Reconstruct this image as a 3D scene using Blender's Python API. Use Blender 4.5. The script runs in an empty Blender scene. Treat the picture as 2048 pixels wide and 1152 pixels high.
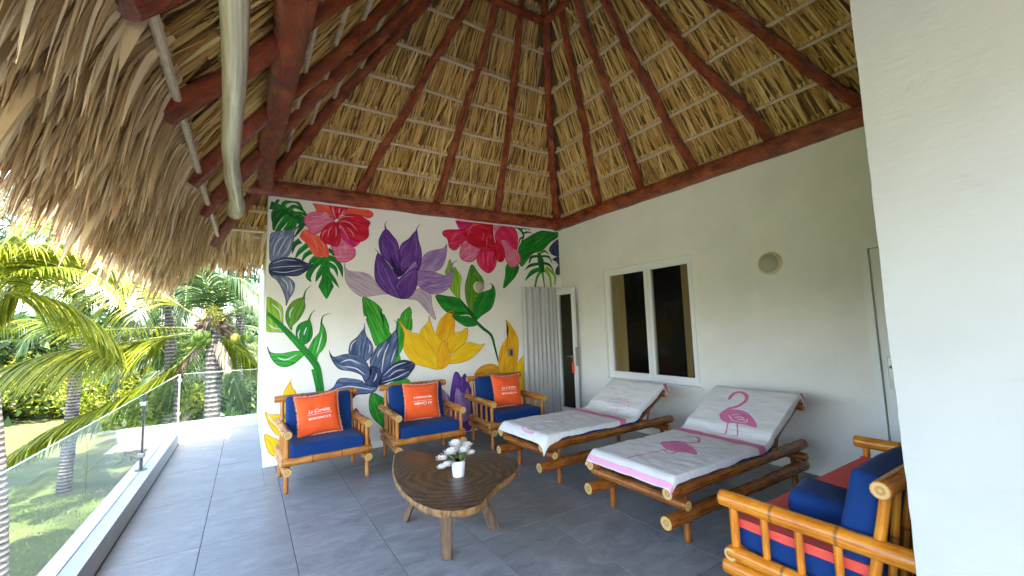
import bpy, bmesh, math, random
import numpy as np
from mathutils import Vector, Matrix, noise as mnoise
R = random.Random(7)
SC = bpy.context.scene
COL = SC.collection
pi = math.pi
sin, cos = math.sin, math.cos

# ------------------------------------------------------------------ camera, sky, sun, exposure
YAW, PITCH, ROLL, FPX, CAMH = 0.563484, 0.094209, -0.033247, 838.481, 1.5
FWD = np.array([sin(YAW) * cos(PITCH), cos(YAW) * cos(PITCH), sin(PITCH)])
_r = np.array([cos(YAW), -sin(YAW), 0.0]); _u = np.cross(_r, FWD)
RGT = _r * cos(ROLL) + _u * sin(ROLL); UPV = -_r * sin(ROLL) + _u * cos(ROLL)
CAMP = np.array([0.0, 0.0, CAMH])
cam = bpy.data.cameras.new('camera'); co = bpy.data.objects.new('camera', cam); COL.objects.link(co)
cam.sensor_width = 36.0; cam.lens = FPX / 2048 * 36.0; cam.clip_end = 800; cam.clip_start = 0.05
M = Matrix((( RGT[0], UPV[0], -FWD[0], 0), (RGT[1], UPV[1], -FWD[1], 0), (RGT[2], UPV[2], -FWD[2], CAMH), (0, 0, 0, 1)))
co.matrix_world = M
SC.camera = co
SUN_EL, SUN_AZ = math.radians(66), math.radians(166)          # azimuth clockwise from +Y
sdir = Vector((sin(SUN_AZ) * cos(SUN_EL), cos(SUN_AZ) * cos(SUN_EL), sin(SUN_EL)))
W = bpy.data.worlds.new('World'); SC.world = W; W.use_nodes = True
nt = W.node_tree; nt.nodes.clear()
sky = nt.nodes.new('ShaderNodeTexSky'); sky.sky_type = 'NISHITA'; sky.sun_disc = False
sky.sun_elevation = SUN_EL; sky.sun_rotation = SUN_AZ; sky.dust_density = 2.5; sky.air_density = 1.0
bg = nt.nodes.new('ShaderNodeBackground'); bg.inputs['Strength'].default_value = 0.15
wo = nt.nodes.new('ShaderNodeOutputWorld')
nt.links.new(sky.outputs[0], bg.inputs[0]); nt.links.new(bg.outputs[0], wo.inputs[0])
sl = bpy.data.lights.new('sun', 'SUN'); sl.energy = 3.2; sl.angle = math.radians(0.5); sl.color = (1.0, 0.95, 0.87)
so = bpy.data.objects.new('sun', sl); COL.objects.link(so)
so.rotation_euler = sdir.to_track_quat('Z', 'Y').to_euler(); so.location = (0, 0, 30)
SC.view_settings.view_transform = 'Standard'; SC.view_settings.look = 'None'
SC.view_settings.exposure = 3.85; SC.view_settings.gamma = 1.0
SC.view_settings.use_curve_mapping = False
SC.cycles.use_denoising = True
SC.cycles.max_bounces = 12; SC.cycles.diffuse_bounces = 7; SC.cycles.transparent_max_bounces = 24
SC.cycles.sample_clamp_indirect = 6.0

def ray(x, y):
    return (x - 1024) / FPX * RGT - (y - 576) / FPX * UPV + FWD
def at(x, y, ax, v):
    d = ray(x, y); return CAMP + (v - CAMP[ax]) / d[ax] * d
def at_depth(x, y, dep):
    return CAMP + dep * ray(x, y)
def at_plane(x, y, p0, n):
    d = ray(x, y); return CAMP + d * (np.dot(np.array(p0) - CAMP, n) / np.dot(d, n))

# ------------------------------------------------------------------ helpers
def link(o, parent=None):
    COL.objects.link(o)
    if parent is not None: o.parent = parent
    return o
def tag(o, label=None, cat=None, group=None, kind=None):
    if label: o['label'] = label
    if cat: o['category'] = cat
    if group: o['group'] = group
    if kind: o['kind'] = kind
    return o
def empty(name, loc=(0, 0, 0), rz=0, **k):
    o = bpy.data.objects.new(name, None); o.empty_display_size = 0.1
    o.location = loc; o.rotation_euler = (0, 0, rz); COL.objects.link(o); return tag(o, **k)

class MB:
    """collects geometry for ONE mesh; u,v per corner and a tone value per face"""
    def __init__(s): s.v = []; s.f = []; s.uv = []; s.t = []; s.m = []
    def add(s, verts, faces, uvs=None, tone=0.5, mi=0):
        b = len(s.v); s.v.extend([tuple(map(float, p)) for p in verts])
        for i, f in enumerate(faces):
            s.f.append(tuple(b + j for j in f))
            s.uv.append([uvs[j] for j in f] if uvs else [(0, 0)] * len(f))
            s.t.append(tone[i] if isinstance(tone, (list, tuple)) else tone); s.m.append(mi)
    def box(s, x0, x1, y0, y1, z0, z1, tone=0.5, mi=0):
        v = [(x0, y0, z0), (x1, y0, z0), (x1, y1, z0), (x0, y1, z0), (x0, y0, z1), (x1, y0, z1), (x1, y1, z1), (x0, y1, z1)]
        s.add(v, [(0, 3, 2, 1), (4, 5, 6, 7), (0, 1, 5, 4), (1, 2, 6, 5), (2, 3, 7, 6), (3, 0, 4, 7)], None, tone, mi)
    def tube(s, pts, rad, seg=12, caps=True, mi=0, capmi=None, tone=0.5, rj=0.0, rng=R):
        P = [Vector(p) for p in pts]; n = len(P)
        rad = rad if isinstance(rad, (list, tuple)) else [rad] * n
        b = len(s.v); L = 0; ring = []
        d0 = (P[1] - P[0]).normalized(); up = Vector((0, 0, 1)) if abs(d0.z) < 0.9 else Vector((1, 0, 0))
        A = d0.cross(up).normalized()
        for i in range(n):
            d = (P[min(i + 1, n - 1)] - P[max(i - 1, 0)]).normalized()
            A = (A - d * A.dot(d)).normalized(); B = d.cross(A)
            if i: L += (P[i] - P[i - 1]).length
            for k in range(seg):
                a = 2 * pi * k / seg; r = rad[i] * (1 + rj * (rng.random() - .5))
                s.v.append(tuple(P[i] + A * (cos(a) * r) + B * (sin(a) * r)))
            ring.append(L)
        for i in range(n - 1):
            for k in range(seg):
                k2 = (k + 1) % seg
                s.f.append((b + i * seg + k, b + i * seg + k2, b + (i + 1) * seg + k2, b + (i + 1) * seg + k))
                u0, u1 = k / seg, (k + 1) / seg
                s.uv.append([(u0, ring[i]), (u1, ring[i]), (u1, ring[i + 1]), (u0, ring[i + 1])]); s.t.append(tone); s.m.append(mi)
        if caps:
            for e, i in ((0, 0), (1, n - 1)):
                c = len(s.v); s.v.append(tuple(P[i]))
                for k in range(seg):
                    k2 = (k + 1) % seg
                    f = (c, b + i * seg + k2, b + i * seg + k) if e == 0 else (c, b + i * seg + k, b + i * seg + k2)
                    a0, a1 = 2 * pi * k / seg, 2 * pi * (k + 1) / seg
                    q0, q1 = (cos(a0), sin(a0)), (cos(a1), sin(a1))
                    s.f.append(f); s.uv.append([(0, 0), q1, q0] if e == 0 else [(0, 0), q0, q1]); s.t.append(tone); s.m.append(mi if capmi is None else capmi)
    def build(s, name, mats, parent=None, smooth=False, **k):
        me = bpy.data.meshes.new(name); me.from_pydata(s.v, [], s.f)
        mats = mats if isinstance(mats, (list, tuple)) else [mats]
        for m in mats: me.materials.append(m)
        uvl = me.uv_layers.new(name='UVMap')
        flat = [c for f in s.uv for p in f for c in p]
        uvl.data.foreach_set('uv', flat)
        at_ = me.attributes.new('tone', 'FLOAT', 'FACE'); at_.data.foreach_set('value', [float(x) for x in s.t])
        me.polygons.foreach_set('material_index', s.m)
        if smooth: me.polygons.foreach_set('use_smooth', [True] * len(me.polygons))
        me.update()
        if smooth:
            try: me.set_sharp_from_angle(angle=math.radians(45))
            except Exception: pass
        return tag(link(bpy.data.objects.new(name, me), parent), **k)
def boxo(name, x0, x1, y0, y1, z0, z1, m, parent=None, bev=0.0, **k):
    b = MB(); b.box(x0, x1, y0, y1, z0, z1); o = b.build(name, m, parent, **k)
    if bev: bevel(o, bev)
    return o
def bevel(o, w, seg=2):
    bm = bmesh.new(); bm.from_mesh(o.data)
    bmesh.ops.bevel(bm, geom=list(bm.edges), offset=w, segments=seg, affect='EDGES', profile=0.5)
    bm.to_mesh(o.data); bm.free()
def share(o, parent, mat=None):
    c = o.copy(); c.parent = parent
    COL.objects.link(c); return c
def copy_tree(o, parent=None):
    c = o.copy(); COL.objects.link(c); c.parent = parent
    for ch in [x for x in SC.objects if x.parent == o]: copy_tree(ch, c)
    return c
def spline(pts, sub=6, closed=False):
    P = [np.array(p, float) for p in pts]; n = len(P); out = []
    rng_ = range(n) if closed else range(n - 1)
    for i in rng_:
        p0 = P[(i - 1) % n] if closed else P[max(i - 1, 0)]
        p1 = P[i]; p2 = P[(i + 1) % n]; p3 = P[(i + 2) % n] if closed else P[min(i + 2, n - 1)]
        for k in range(sub):
            t = k / sub
            out.append(0.5 * ((2 * p1) + (-p0 + p2) * t + (2 * p0 - 5 * p1 + 4 * p2 - p3) * t * t + (-p0 + 3 * p1 - 3 * p2 + p3) * t ** 3))
    if not closed: out.append(P[-1])
    return out
def rn(x, y=0.0, z=0.0): return mnoise.noise(Vector((x, y, z)))

# ------------------------------------------------------------------ materials
def mat(name, col=(0.8, 0.8, 0.8), rough=0.6, spec=0.5, metal=0.0):
    m = bpy.data.materials.new(name); m.use_nodes = True
    b = m.node_tree.nodes['Principled BSDF']
    b.inputs['Base Color'].default_value = (*col, 1); b.inputs['Roughness'].default_value = rough
    b.inputs['Metallic'].default_value = metal
    if 'Specular IOR Level' in b.inputs: b.inputs['Specular IOR Level'].default_value = spec
    return m
class NT:
    def __init__(s, m): s.m = m; s.n = m.node_tree.nodes; s.l = m.node_tree.links; s.b = s.n['Principled BSDF']
    def new(s, t, **k):
        x = s.n.new(t)
        for a, v in k.items(): setattr(x, a, v)
        return x
    def noise(s, scale, detail=4, rough=0.55, vec=None, dist=0.0):
        x = s.new('ShaderNodeTexNoise'); x.inputs['Scale'].default_value = scale; x.inputs['Detail'].default_value = detail
        x.inputs['Roughness'].default_value = rough; x.inputs['Distortion'].default_value = dist
        if vec is not None: s.l.new(vec, x.inputs['Vector'])
        return x.outputs['Fac']
    def coord(s, kind='Object', scale=(1, 1, 1), rot=(0, 0, 0)):
        c = s.new('ShaderNodeTexCoord'); mp = s.new('ShaderNodeMapping'); mp.inputs['Scale'].default_value = scale; mp.inputs['Rotation'].default_value = rot
        s.l.new(c.outputs[kind], mp.inputs['Vector']); return mp.outputs[0]
    def ramp(s, fac, stops):
        x = s.new('ShaderNodeValToRGB'); e = x.color_ramp.elements
        while len(e) < len(stops): e.new(0.5)
        for i, (p, c) in enumerate(stops): e[i].position = p; e[i].color = (*c, 1)
        s.l.new(fac, x.inputs['Fac']); return x.outputs['Color']
    def mix(s, a, b, f, mode='MIX'):
        x = s.new('ShaderNodeMix', data_type='RGBA', blend_type=mode)
        for inp, v in ((x.inputs[0], f), (x.inputs[6], a), (x.inputs[7], b)):
            if isinstance(v, bpy.types.NodeSocket): s.l.new(v, inp)
            elif isinstance(v, (int, float)): inp.default_value = v
            else: inp.default_value = (*v, 1)
        return x.outputs[2]
    def math(s, op, a, b=0.0, clamp=False):
        x = s.new('ShaderNodeMath', operation=op, use_clamp=clamp)
        for inp, v in ((x.inputs[0], a), (x.inputs[1], b)):
            if isinstance(v, bpy.types.NodeSocket): s.l.new(v, inp)
            else: inp.default_value = v
        return x.outputs[0]
    def attr(s, name='tone'):
        x = s.new('ShaderNodeAttribute'); x.attribute_name = name; return x.outputs['Fac']
    def objrand(s): return s.new('ShaderNodeObjectInfo').outputs['Random']
    def color(s, c): s.l.new(c, s.b.inputs['Base Color'])
    def rough(s, c): s.l.new(c, s.b.inputs['Roughness'])
    def bump(s, h, strength=0.3, dist=0.01):
        x = s.new('ShaderNodeBump'); x.inputs['Strength'].default_value = strength; x.inputs['Distance'].default_value = dist
        s.l.new(h, x.inputs['Height']); s.l.new(x.outputs[0], s.b.inputs['Normal'])
    def maprange(s, v, a, b, c, d):
        x = s.new('ShaderNodeMapRange'); s.l.new(v, x.inputs[0])
        for i, k in enumerate((a, b, c, d)): x.inputs[i + 1].default_value = k
        return x.outputs[0]

def m_plaster(name, col, warm=0.97):
    m = mat(name, col, 0.75, 0.3); t = NT(m)
    a = t.noise(1.3, 5, 0.6, t.coord('Object')); b = t.noise(22, 6, 0.6, t.coord('Object', (1, 1, 1.0)))
    dark = tuple(c * 0.9 for c in col)
    c = t.mix(dark, col, t.maprange(a, 0.3, 0.6, 0, 1))
    sc = t.noise(2.4, 7, 0.72, t.coord('Object', (1, 1.6, 6), (.25, 0, 0)), .8); c = t.mix(c, tuple(q * .78 for q in col), t.math('MULTIPLY', t.maprange(sc, 0.62, 0.70, 0, 1), .55)); t.color(c)
    st = t.noise(9, 4, 0.7, t.coord('Object', (0.5, 0.5, 4)))
    h = t.math('ADD', t.math('MULTIPLY', b, 0.5), t.math('MULTIPLY', st, 0.35)); t.bump(h, 0.28, 0.012)
    return m
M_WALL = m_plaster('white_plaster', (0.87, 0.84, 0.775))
M_WALL2 = m_plaster('white_plaster_dimmed', (0.47, 0.465, 0.445))  # same white plaster, colour darkened to offset the strong light on these walls
M_TRIM = mat('white_trim', (0.82, 0.82, 0.80), 0.35)
M_CURB = m_plaster('curb_plaster', (0.40, 0.41, 0.425))

def m_log():
    m = mat('varnished_log', (0.16, 0.03, 0.012), 0.3, 0.8); t = NT(m)
    v = t.coord('UV', (1.5, 2.2, 1)); a = t.noise(2.2, 5, 0.6, v, 0.5)
    g = t.noise(6, 5, 0.6, t.coord('UV', (14, 1.5, 1)), 0.5)
    c = t.ramp(a, [(0.25, (0.07, 0.011, 0.005)), (0.42, (0.22, 0.030, 0.009)), (0.58, (0.40, 0.070, 0.014)), (0.78, (0.62, 0.17, 0.035))])
    c2 = t.mix(c, (0.05, 0.01, 0.006), t.maprange(g, 0.5, 0.75, 0, 0.7)); t.color(c2)
    t.rough(t.maprange(g, 0.3, 0.7, 0.10, 0.34)); t.bump(t.math('ADD', a, g), 0.75, 0.03)
    return m
M_LOG = m_log()
def m_batten():
    m = mat('batten_wood', (0.45, 0.33, 0.2), 0.7); t = NT(m)
    a = t.noise(5, 5, 0.6, t.coord('UV', (6, 3, 1)))
    t.color(t.ramp(a, [(0.3, (0.38, 0.27, 0.17)), (0.55, (0.64, 0.50, 0.34)), (0.75, (0.80, 0.68, 0.52))])); t.bump(a, 0.4, 0.01); return m
M_BAT = m_batten()
def m_thatch(name, lo, mid, hi):
    m = mat(name, mid, 0.55, 0.35); t = NT(m)
    tone = t.attr(); g = t.noise(7, 4, 0.6, t.coord('UV', (9, 1.2, 1)))
    f = t.math('ADD', t.math('MULTIPLY', tone, 0.75), t.math('MULTIPLY', g, 0.35))
    c = t.ramp(f, [(0.12, lo), (0.5, mid), (0.9, hi)]); t.color(c)
    tr = t.new('ShaderNodeBsdfTranslucent'); t.l.new(c, tr.inputs[0]); mx = t.new('ShaderNodeMixShader'); mx.inputs[0].default_value = 0.12
    out = t.n['Material Output']; t.l.new(t.b.outputs[0], mx.inputs[1]); t.l.new(tr.outputs[0], mx.inputs[2]); t.l.new(mx.outputs[0], out.inputs[0])
    t.bump(g, 0.3, 0.004); return m
M_TH = m_thatch('dry_thatch', (0.14, 0.055, 0.012), (0.62, 0.36, 0.095), (0.90, 0.68, 0.30))
M_THF = m_thatch('dry_fringe', (0.15, 0.072, 0.026), (0.60, 0.39, 0.18), (0.92, 0.75, 0.49))
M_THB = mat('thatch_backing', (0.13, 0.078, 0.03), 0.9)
def m_bamboo(name, lo, mid, hi):
    m = mat(name, mid, 0.28, 0.5); t = NT(m)
    uv = t.new('ShaderNodeTexCoord').outputs['UV']; sp = t.new('ShaderNodeSeparateXYZ'); t.l.new(uv, sp.inputs[0])
    ln = sp.outputs[1]
    node = t.math('ABSOLUTE', t.math('SUBTRACT', t.math('FRACT', t.math('DIVIDE', ln, 0.27)), 0.5))
    ringm = t.maprange(node, 0.462, 0.49, 0, 1)
    a = t.noise(4, 4, 0.55, t.coord('UV', (4, 1.1, 1)), 0.4); b = t.noise(2.2, 4, 0.6, t.coord('Object', (2, 2, 2)))
    c = t.ramp(t.math('ADD', t.math('MULTIPLY', a, 0.5), t.math('MULTIPLY', b, 0.5)), [(0.30, lo), (0.5, mid), (0.70, hi)])
    c = t.mix(c, (0.14, 0.045, 0.012), t.math('MULTIPLY', ringm, 0.75)); t.color(c); t.rough(t.maprange(a, 0.3, 0.7, 0.2, 0.38))
    t.bump(a, 0.15, 0.004); return m
M_BAM = m_bamboo('bamboo', (0.20, 0.055, 0.009), (0.44, 0.152, 0.024), (0.66, 0.30, 0.07)); M_BAMO = m_bamboo('bamboo_amber', (0.24, 0.06, 0.005), (0.56, 0.172, 0.010), (0.80, 0.35, 0.03)); M_BAMD = m_bamboo('bamboo_dark', (0.10, 0.024, 0.004), (0.26, 0.076, 0.012), (0.44, 0.165, 0.030))
def m_bamend():
    m = mat('bamboo_end', (0.7, 0.5, 0.25), 0.6); t = NT(m)
    ln = t.new('ShaderNodeVectorMath', operation='LENGTH'); t.l.new(t.new('ShaderNodeTexCoord').outputs['UV'], ln.inputs[0])
    w = t.math('SINE', t.math('MULTIPLY', t.math('ADD', ln.outputs['Value'], t.math('MULTIPLY', t.noise(2.5), .35)), 9.0))
    t.color(t.ramp(t.maprange(w, -1, 1, 0, 1), [(0.0, (0.40, 0.20, 0.05)), (0.55, (0.52, 0.29, 0.08)), (1.0, (0.60, 0.38, 0.14))])); return m
M_BEND = m_bamend()
def m_fabric(name, col, sc=260, var=0.18, rough=0.85):
    m = mat(name, col, rough, 0.2); t = NT(m)
    a = t.noise(5, 4, 0.6, t.coord('Object')); w = t.noise(sc, 2, 0.5, t.coord('Object'))
    lo = tuple(c * (1 - var) for c in col); hi = tuple(min(1, c * (1 + var)) for c in col)
    t.color(t.mix(lo, hi, t.math('ADD', t.math('MULTIPLY', a, 0.7), t.math('MULTIPLY', w, 0.3)))); t.bump(t.math('ADD', w, a), 0.35, 0.004)
    t.b.inputs['Sheen Weight'].default_value = 0.05; return m
M_NAVY = m_fabric('navy_canvas', (0.005, 0.033, 0.14), 200, .35); M_ORNG = m_fabric('orange_canvas', (0.85, 0.105, 0.022), var=0.12)
M_RED = m_fabric('coral_cloth', (0.72, 0.085, 0.055)); M_TOWEL = m_fabric('towel_white', (0.72, 0.69, 0.66), 120, 0.08)
_t = NT(M_TOWEL); _n = _t.noise(1.0, 5, .65, _t.coord('UV', (170, 3.5, 1))); _old = _t.b.inputs['Base Color'].links[0].from_socket; _t.color(_t.mix(_old, (0.43, 0.40, 0.38), _t.math('MULTIPLY', _t.maprange(_n, .5, .7, 0, 1), .6)))
M_PINK = m_fabric('towel_pink', (0.66, 0.17, 0.33), 120, 0.12); M_PINKL = m_fabric('towel_pink_light', (0.78, 0.36, 0.50), 120, 0.1)
M_PRINT = mat('white_print', (0.85, 0.80, 0.78), 0.7)
M_STEEL = mat('brushed_steel', (0.35, 0.35, 0.36), 0.28, 0.5, 1.0)
M_STEELD = mat('dark_steel', (0.06, 0.06, 0.065), 0.35, 0.5, 0.9)
M_DARK = mat('dark_interior', (0.02, 0.018, 0.016), 0.8)
M_BLACK = mat('matte_black', (0.015, 0.013, 0.012), 0.7)  # near-black for the switch rocker, sealant line and curb strip
def m_glass(name, tint=(0.93, 0.97, 0.95), ior=1.5, base=0.0):
    m = bpy.data.materials.new(name); m.use_nodes = True; n = m.node_tree.nodes; l = m.node_tree.links; n.clear()
    o = n.new('ShaderNodeOutputMaterial'); tr = n.new('ShaderNodeBsdfTransparent'); tr.inputs[0].default_value = (*tint, 1)
    g = n.new('ShaderNodeBsdfGlossy'); g.inputs['Roughness'].default_value = 0.0
    f = n.new('ShaderNodeFresnel'); f.inputs[0].default_value = ior; mx = n.new('ShaderNodeMixShader')
    ge = n.new('ShaderNodeNewGeometry'); sb = n.new('ShaderNodeMath'); sb.operation = 'SUBTRACT'; sb.inputs[0].default_value = 1.0; l.new(ge.outputs['Backfacing'], sb.inputs[1])
    ml = n.new('ShaderNodeMath'); ml.operation = 'MULTIPLY'; l.new(f.outputs[0], ml.inputs[0]); l.new(sb.outputs[0], ml.inputs[1]); l.new(ml.outputs[0], mx.inputs[0]); l.new(tr.outputs[0], mx.inputs[1]); l.new(g.outputs[0], mx.inputs[2]); l.new(mx.outputs[0], o.inputs[0]); return m
M_GLASS = m_glass('railing_glass', (0.90, 0.955, 0.94), 1.5); M_WGLASS = m_glass('window_glass', (0.80, 0.80, 0.76), 1.27)
M_GEDGE = mat('glass_edge', (0.55, 0.75, 0.68), 0.2)

# ------------------------------------------------------------------ setting: floor with tiles
TX0, TW, TY0, TL = 0.309, 0.5635, 2.80, 1.127
XL, YF = 0.18, 8.50          # block side plane, far curb
XS, YM = 4.6414, 5.7464      # side wall, mural wall
def m_tile():
    m = mat('slate_tile', (0.25, 0.25, 0.26), 0.38, 0.5); t = NT(m); rnd = t.objrand()
    cv = t.new('ShaderNodeCombineXYZ'); t.l.new(t.math('MULTIPLY', rnd, 40.0), cv.inputs[0]); t.l.new(t.math('MULTIPLY', rnd, 17.0), cv.inputs[1])
    va = t.new('ShaderNodeVectorMath', operation='ADD'); t.l.new(t.coord('Object', (1.6, 3.2, 1), (0, 0, 0.5)), va.inputs[0]); t.l.new(cv.outputs[0], va.inputs[1])
    a = t.noise(2.2, 9, 0.68, va.outputs[0], 1.2); b = t.noise(60, 3, 0.5, t.coord('Object')); v2 = t.noise(3.0, 5, 0.6, va.outputs[0], 3.0)
    c = t.ramp(a, [(0.34, (0.155, 0.154, 0.157)), (0.5, (0.21, 0.209, 0.212)), (0.64, (0.275, 0.273, 0.278))])
    vein = t.maprange(t.math('ABSOLUTE', t.math('SUBTRACT', v2, 0.5)), 0.0, 0.02, 1, 0)
    c = t.mix(c, (0.40, 0.40, 0.41), t.math('MULTIPLY', vein, 0.3)); c = t.mix(c, (0.1, 0.1, 0.105), t.math('MULTIPLY', t.maprange(b, 0.55, 0.75, 0, 1), 0.1))
    c = t.mix(c, (0.12, 0.12, 0.125), t.math('MULTIPLY', rnd, .22)); t.color(c); t.rough(t.maprange(a, 0.4, 0.6, 0.36, 0.46)); t.bump(t.math("ADD", a, t.math("MULTIPLY", b, 0.2)), 0.12, 0.005); return m
M_TILE = m_tile(); M_GROUT = mat('grout', (0.045, 0.045, 0.05), 0.9)
# deck slab (grout level 4 mm below the tiles)
fl = MB(); fl.box(-1.0, XL, -1.72, 8.72, -0.3, -0.004); fl.box(XL, XS, -1.72, YM + .9, -0.3, -0.004)
floor = fl.build('floor', M_GROUT, kind='structure', label='grey slate tiled terrace floor')
tb = MB(); g = 0.0025; tb.box(g, TW - g, g, TL - g, -0.012, 0.0); tile0 = tb.build('tile', M_TILE, floor)
bevel(tile0, 0.0008, 1)
first = True
for i in range(-3, 9):
    for j in range(-4, 6):
        x, y = TX0 + i * TW, TY0 + j * TL
        if x + TW < -0.8 or x > XS or y > YF: continue
        if x > XL - .3 and y > YM: continue
        if x > 2.05 and y + TL < 0.6: continue
        x0, x1, y0, y1 = x + g, min(x + TW - g, XS - 0.002), y + g, y + TL - g
        x0 = max(x0, -0.799)
        if y1 > YF: y1 = YF - .001
        if y1 > YM and x1 > XL: 
            if i >= 0: y1 = YM - 0.002
            elif y0 > YM - .7: x1 = XL - .002
            else: y1 = min(y1, YM)
        full = abs(x1 - x0 - TW + 2 * g) < 1e-4 and abs(y1 - y0 - TL + 2 * g) < 1e-4
        if full:
            if first: o = tile0; first = False
            else: o = share(tile0, floor)
            o.location = (x, y, 0)
        else:
            t_ = MB(); t_.box(0, x1 - x0, 0, y1 - y0, -0.012, 0.0); o = t_.build('tile', M_TILE, floor); o.location = (x0, y0, 0)

M_ADDED_PALE = m_plaster('added_pale_concrete', (0.50, 0.48, 0.45))
b = MB(); b.box(-1.05, 2.069, -6.5, -.62, 3.42, 3.60); b.build('added_shade_roof', M_ADDED_PALE, label='unseen flat roof added to keep sky light off the near wall', cat='roof')  # slab added out of view, blocking sky light on the near wall
b = MB(); b.box(-7, 2.05, -9, -1.72, -0.3, .0); b.box(-7, -1.002, -1.72, -1.2, -.3, 0); b.build('added_bounce_paving', M_ADDED_PALE, kind='structure', label='unseen pale paving added to bounce sunlight under the thatch')  # pale ground added out of view as a bounce surface
t_ = MB(); t_.box(0, TX0 - XL - .004, 0, YM - (TY0 + 2 * TL) - .004, -0.012, 0.0); o = t_.build('tile', M_TILE, floor); o.location = (XL, TY0 + 2 * TL + .002, 0)
# lawn
def m_lawn():
    m = mat('lawn', (0.06, 0.11, 0.02), 0.9, 0.1); t = NT(m)
    a = t.noise(0.5, 6, 0.6, t.coord('Object')); b = t.noise(9, 6, 0.7, t.coord('Object', (1, 2.5, 1)))
    c = t.ramp(t.math('ADD', t.math('MULTIPLY', a, 0.5), t.math('MULTIPLY', b, 0.5)), [(0.3, (0.035, 0.05, 0.014)), (0.5, (0.08, 0.095, 0.03)), (0.7, (0.15, 0.155, 0.06))])
    t.color(c); t.bump(b, 0.8, 0.08); return m
GZ = -3.2
b = MB(); n = 40
gv = []; gf = []
for i in range(n + 1):
    for j in range(n + 1):
        x = -200 + 400 * i / n; y = -150 + 500 * j / n; gv.append((x, y, GZ))
for i in range(n):
    for j in range(n): gf.append((i * (n + 1) + j, (i + 1) * (n + 1) + j, (i + 1) * (n + 1) + j + 1, i * (n + 1) + j + 1))
b.add(gv, gf); b.build('lawn', m_lawn(), kind='structure', label='bright green garden lawn below the terrace')
# grass tufts near the building
gm = m_fabric('grass_blade', (0.11, 0.19, 0.03), 3, 0.5)
b = MB()
for _ in range(15000):
    x = -1.6 - 13 * R.random() ** 1.3; y = 1 + 18 * R.random(); h = 0.04 + 0.07 * R.random(); a = R.random() * pi
    dx, dy = cos(a) * 0.012, sin(a) * 0.012; lx, ly = R.gauss(0, .03), R.gauss(0, .03)
    b.add([(x - dx, y - dy, GZ), (x + dx, y + dy, GZ), (x + lx, y + ly, GZ + h)], [(0, 1, 2)])
b.build('grass', gm, kind='stuff', label='short grass blades of the lawn')

# ------------------------------------------------------------------ walls
WT = 3.20
def wallbox(name, parts, m, **k):
    b = MB()
    for p in parts: b.box(*p)
    o = b.build(name, m, **k); return o
# mural wall with an opening at its right end
OX0, OX1, OZ = 3.83, 4.50, 2.14
mural_wall = wallbox('mural_wall', [(XL, OX0, YM, YM + 0.2, -0.3, WT), (OX0, OX1, YM, YM + 0.2, OZ, WT), (OX1, XS, YM, YM + 0.2, -0.3, WT)], M_WALL,
    label='white end wall behind the three armchairs, painted with flowers', cat='wall')
# block behind it (side plane seen left of the mural)
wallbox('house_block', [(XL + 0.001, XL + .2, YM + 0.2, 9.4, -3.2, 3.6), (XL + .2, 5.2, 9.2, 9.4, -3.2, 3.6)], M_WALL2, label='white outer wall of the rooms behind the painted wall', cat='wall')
# side wall with window and door openings
WY0, WY1, WZ0, WZ1 = 3.15, 4.70, 0.706, 2.335
DY0, DY1, DZ1 = 0.62, 1.478, 2.15
sw = wallbox('side_wall', [
    (XS, XS + 0.2, WY1, YM + .2, -0.3, WT), (XS, XS + 0.2, DY1, WY0, -0.3, WT),
    (XS, XS + 0.2, WY0, WY1, -0.3, WZ0), (XS, XS + 0.2, WY0, WY1, WZ1, WT),
    (XS, XS + 0.2, DY0, DY1, DZ1, WT), (XS, XS + 0.2, 0.4, DY0, -0.3, WT)], M_WALL, label='long white side wall with the two-pane window behind the loungers', cat='wall')
def near_wall(**k):
    bm = bmesh.new(); x0, x1, y0, y1, z0, z1 = 2.07, 4.9, -4.8, .60, -.3, WT + .6; ny, nz = 120, 90; b = MB(); v = []
    cols = [(x0, y0 + (y1 - y0) * (i / ny)) for i in range(ny + 1)] + [(x0 + .004, y1 + .002), (x0 + .3, y1 + .002), (x0 + 1.2, y1 + .002), (x1, y1 + .002)]
    for j in range(nz + 1):
        z = z0 + (z1 - z0) * j / nz
        for i, (x, y) in enumerate(cols):
            e_ = 1 if ny - 1 <= i <= ny + 1 else 0
            v.append((x + .006 * rn(y * 1.3, z * 1.1) + .0022 * rn(y * 5, z * 6, 3) + e_ * .003 * rn(z * 7, 2), y + e_ * .0045 * rn(z * 3.1, 5) + e_ * .002 * rn(z * 13, 9), z))
    n = len(cols); b.add(v, [(j * n + i + 1, j * n + i, (j + 1) * n + i, (j + 1) * n + i + 1) for j in range(nz) for i in range(n - 1)])
    b.add([(x0, y0, z1), (x1, y0, z1), (x1, y1, z1), (x0, y1, z1)], [(0, 1, 2, 3)]); b.add([(x1, y0, z0), (x1, y1, z0), (x1, y1, z1), (x1, y0, z1)], [(0, 1, 2, 3)]); b.add([(x0, y0, z0), (x1, y0, z0), (x1, y0, z1), (x0, y0, z1)], [(0, 1, 2, 3)])
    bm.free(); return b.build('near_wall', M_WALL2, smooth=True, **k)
near_wall( label='bright white rough plastered wall filling the right edge of the view', cat='wall')
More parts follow.
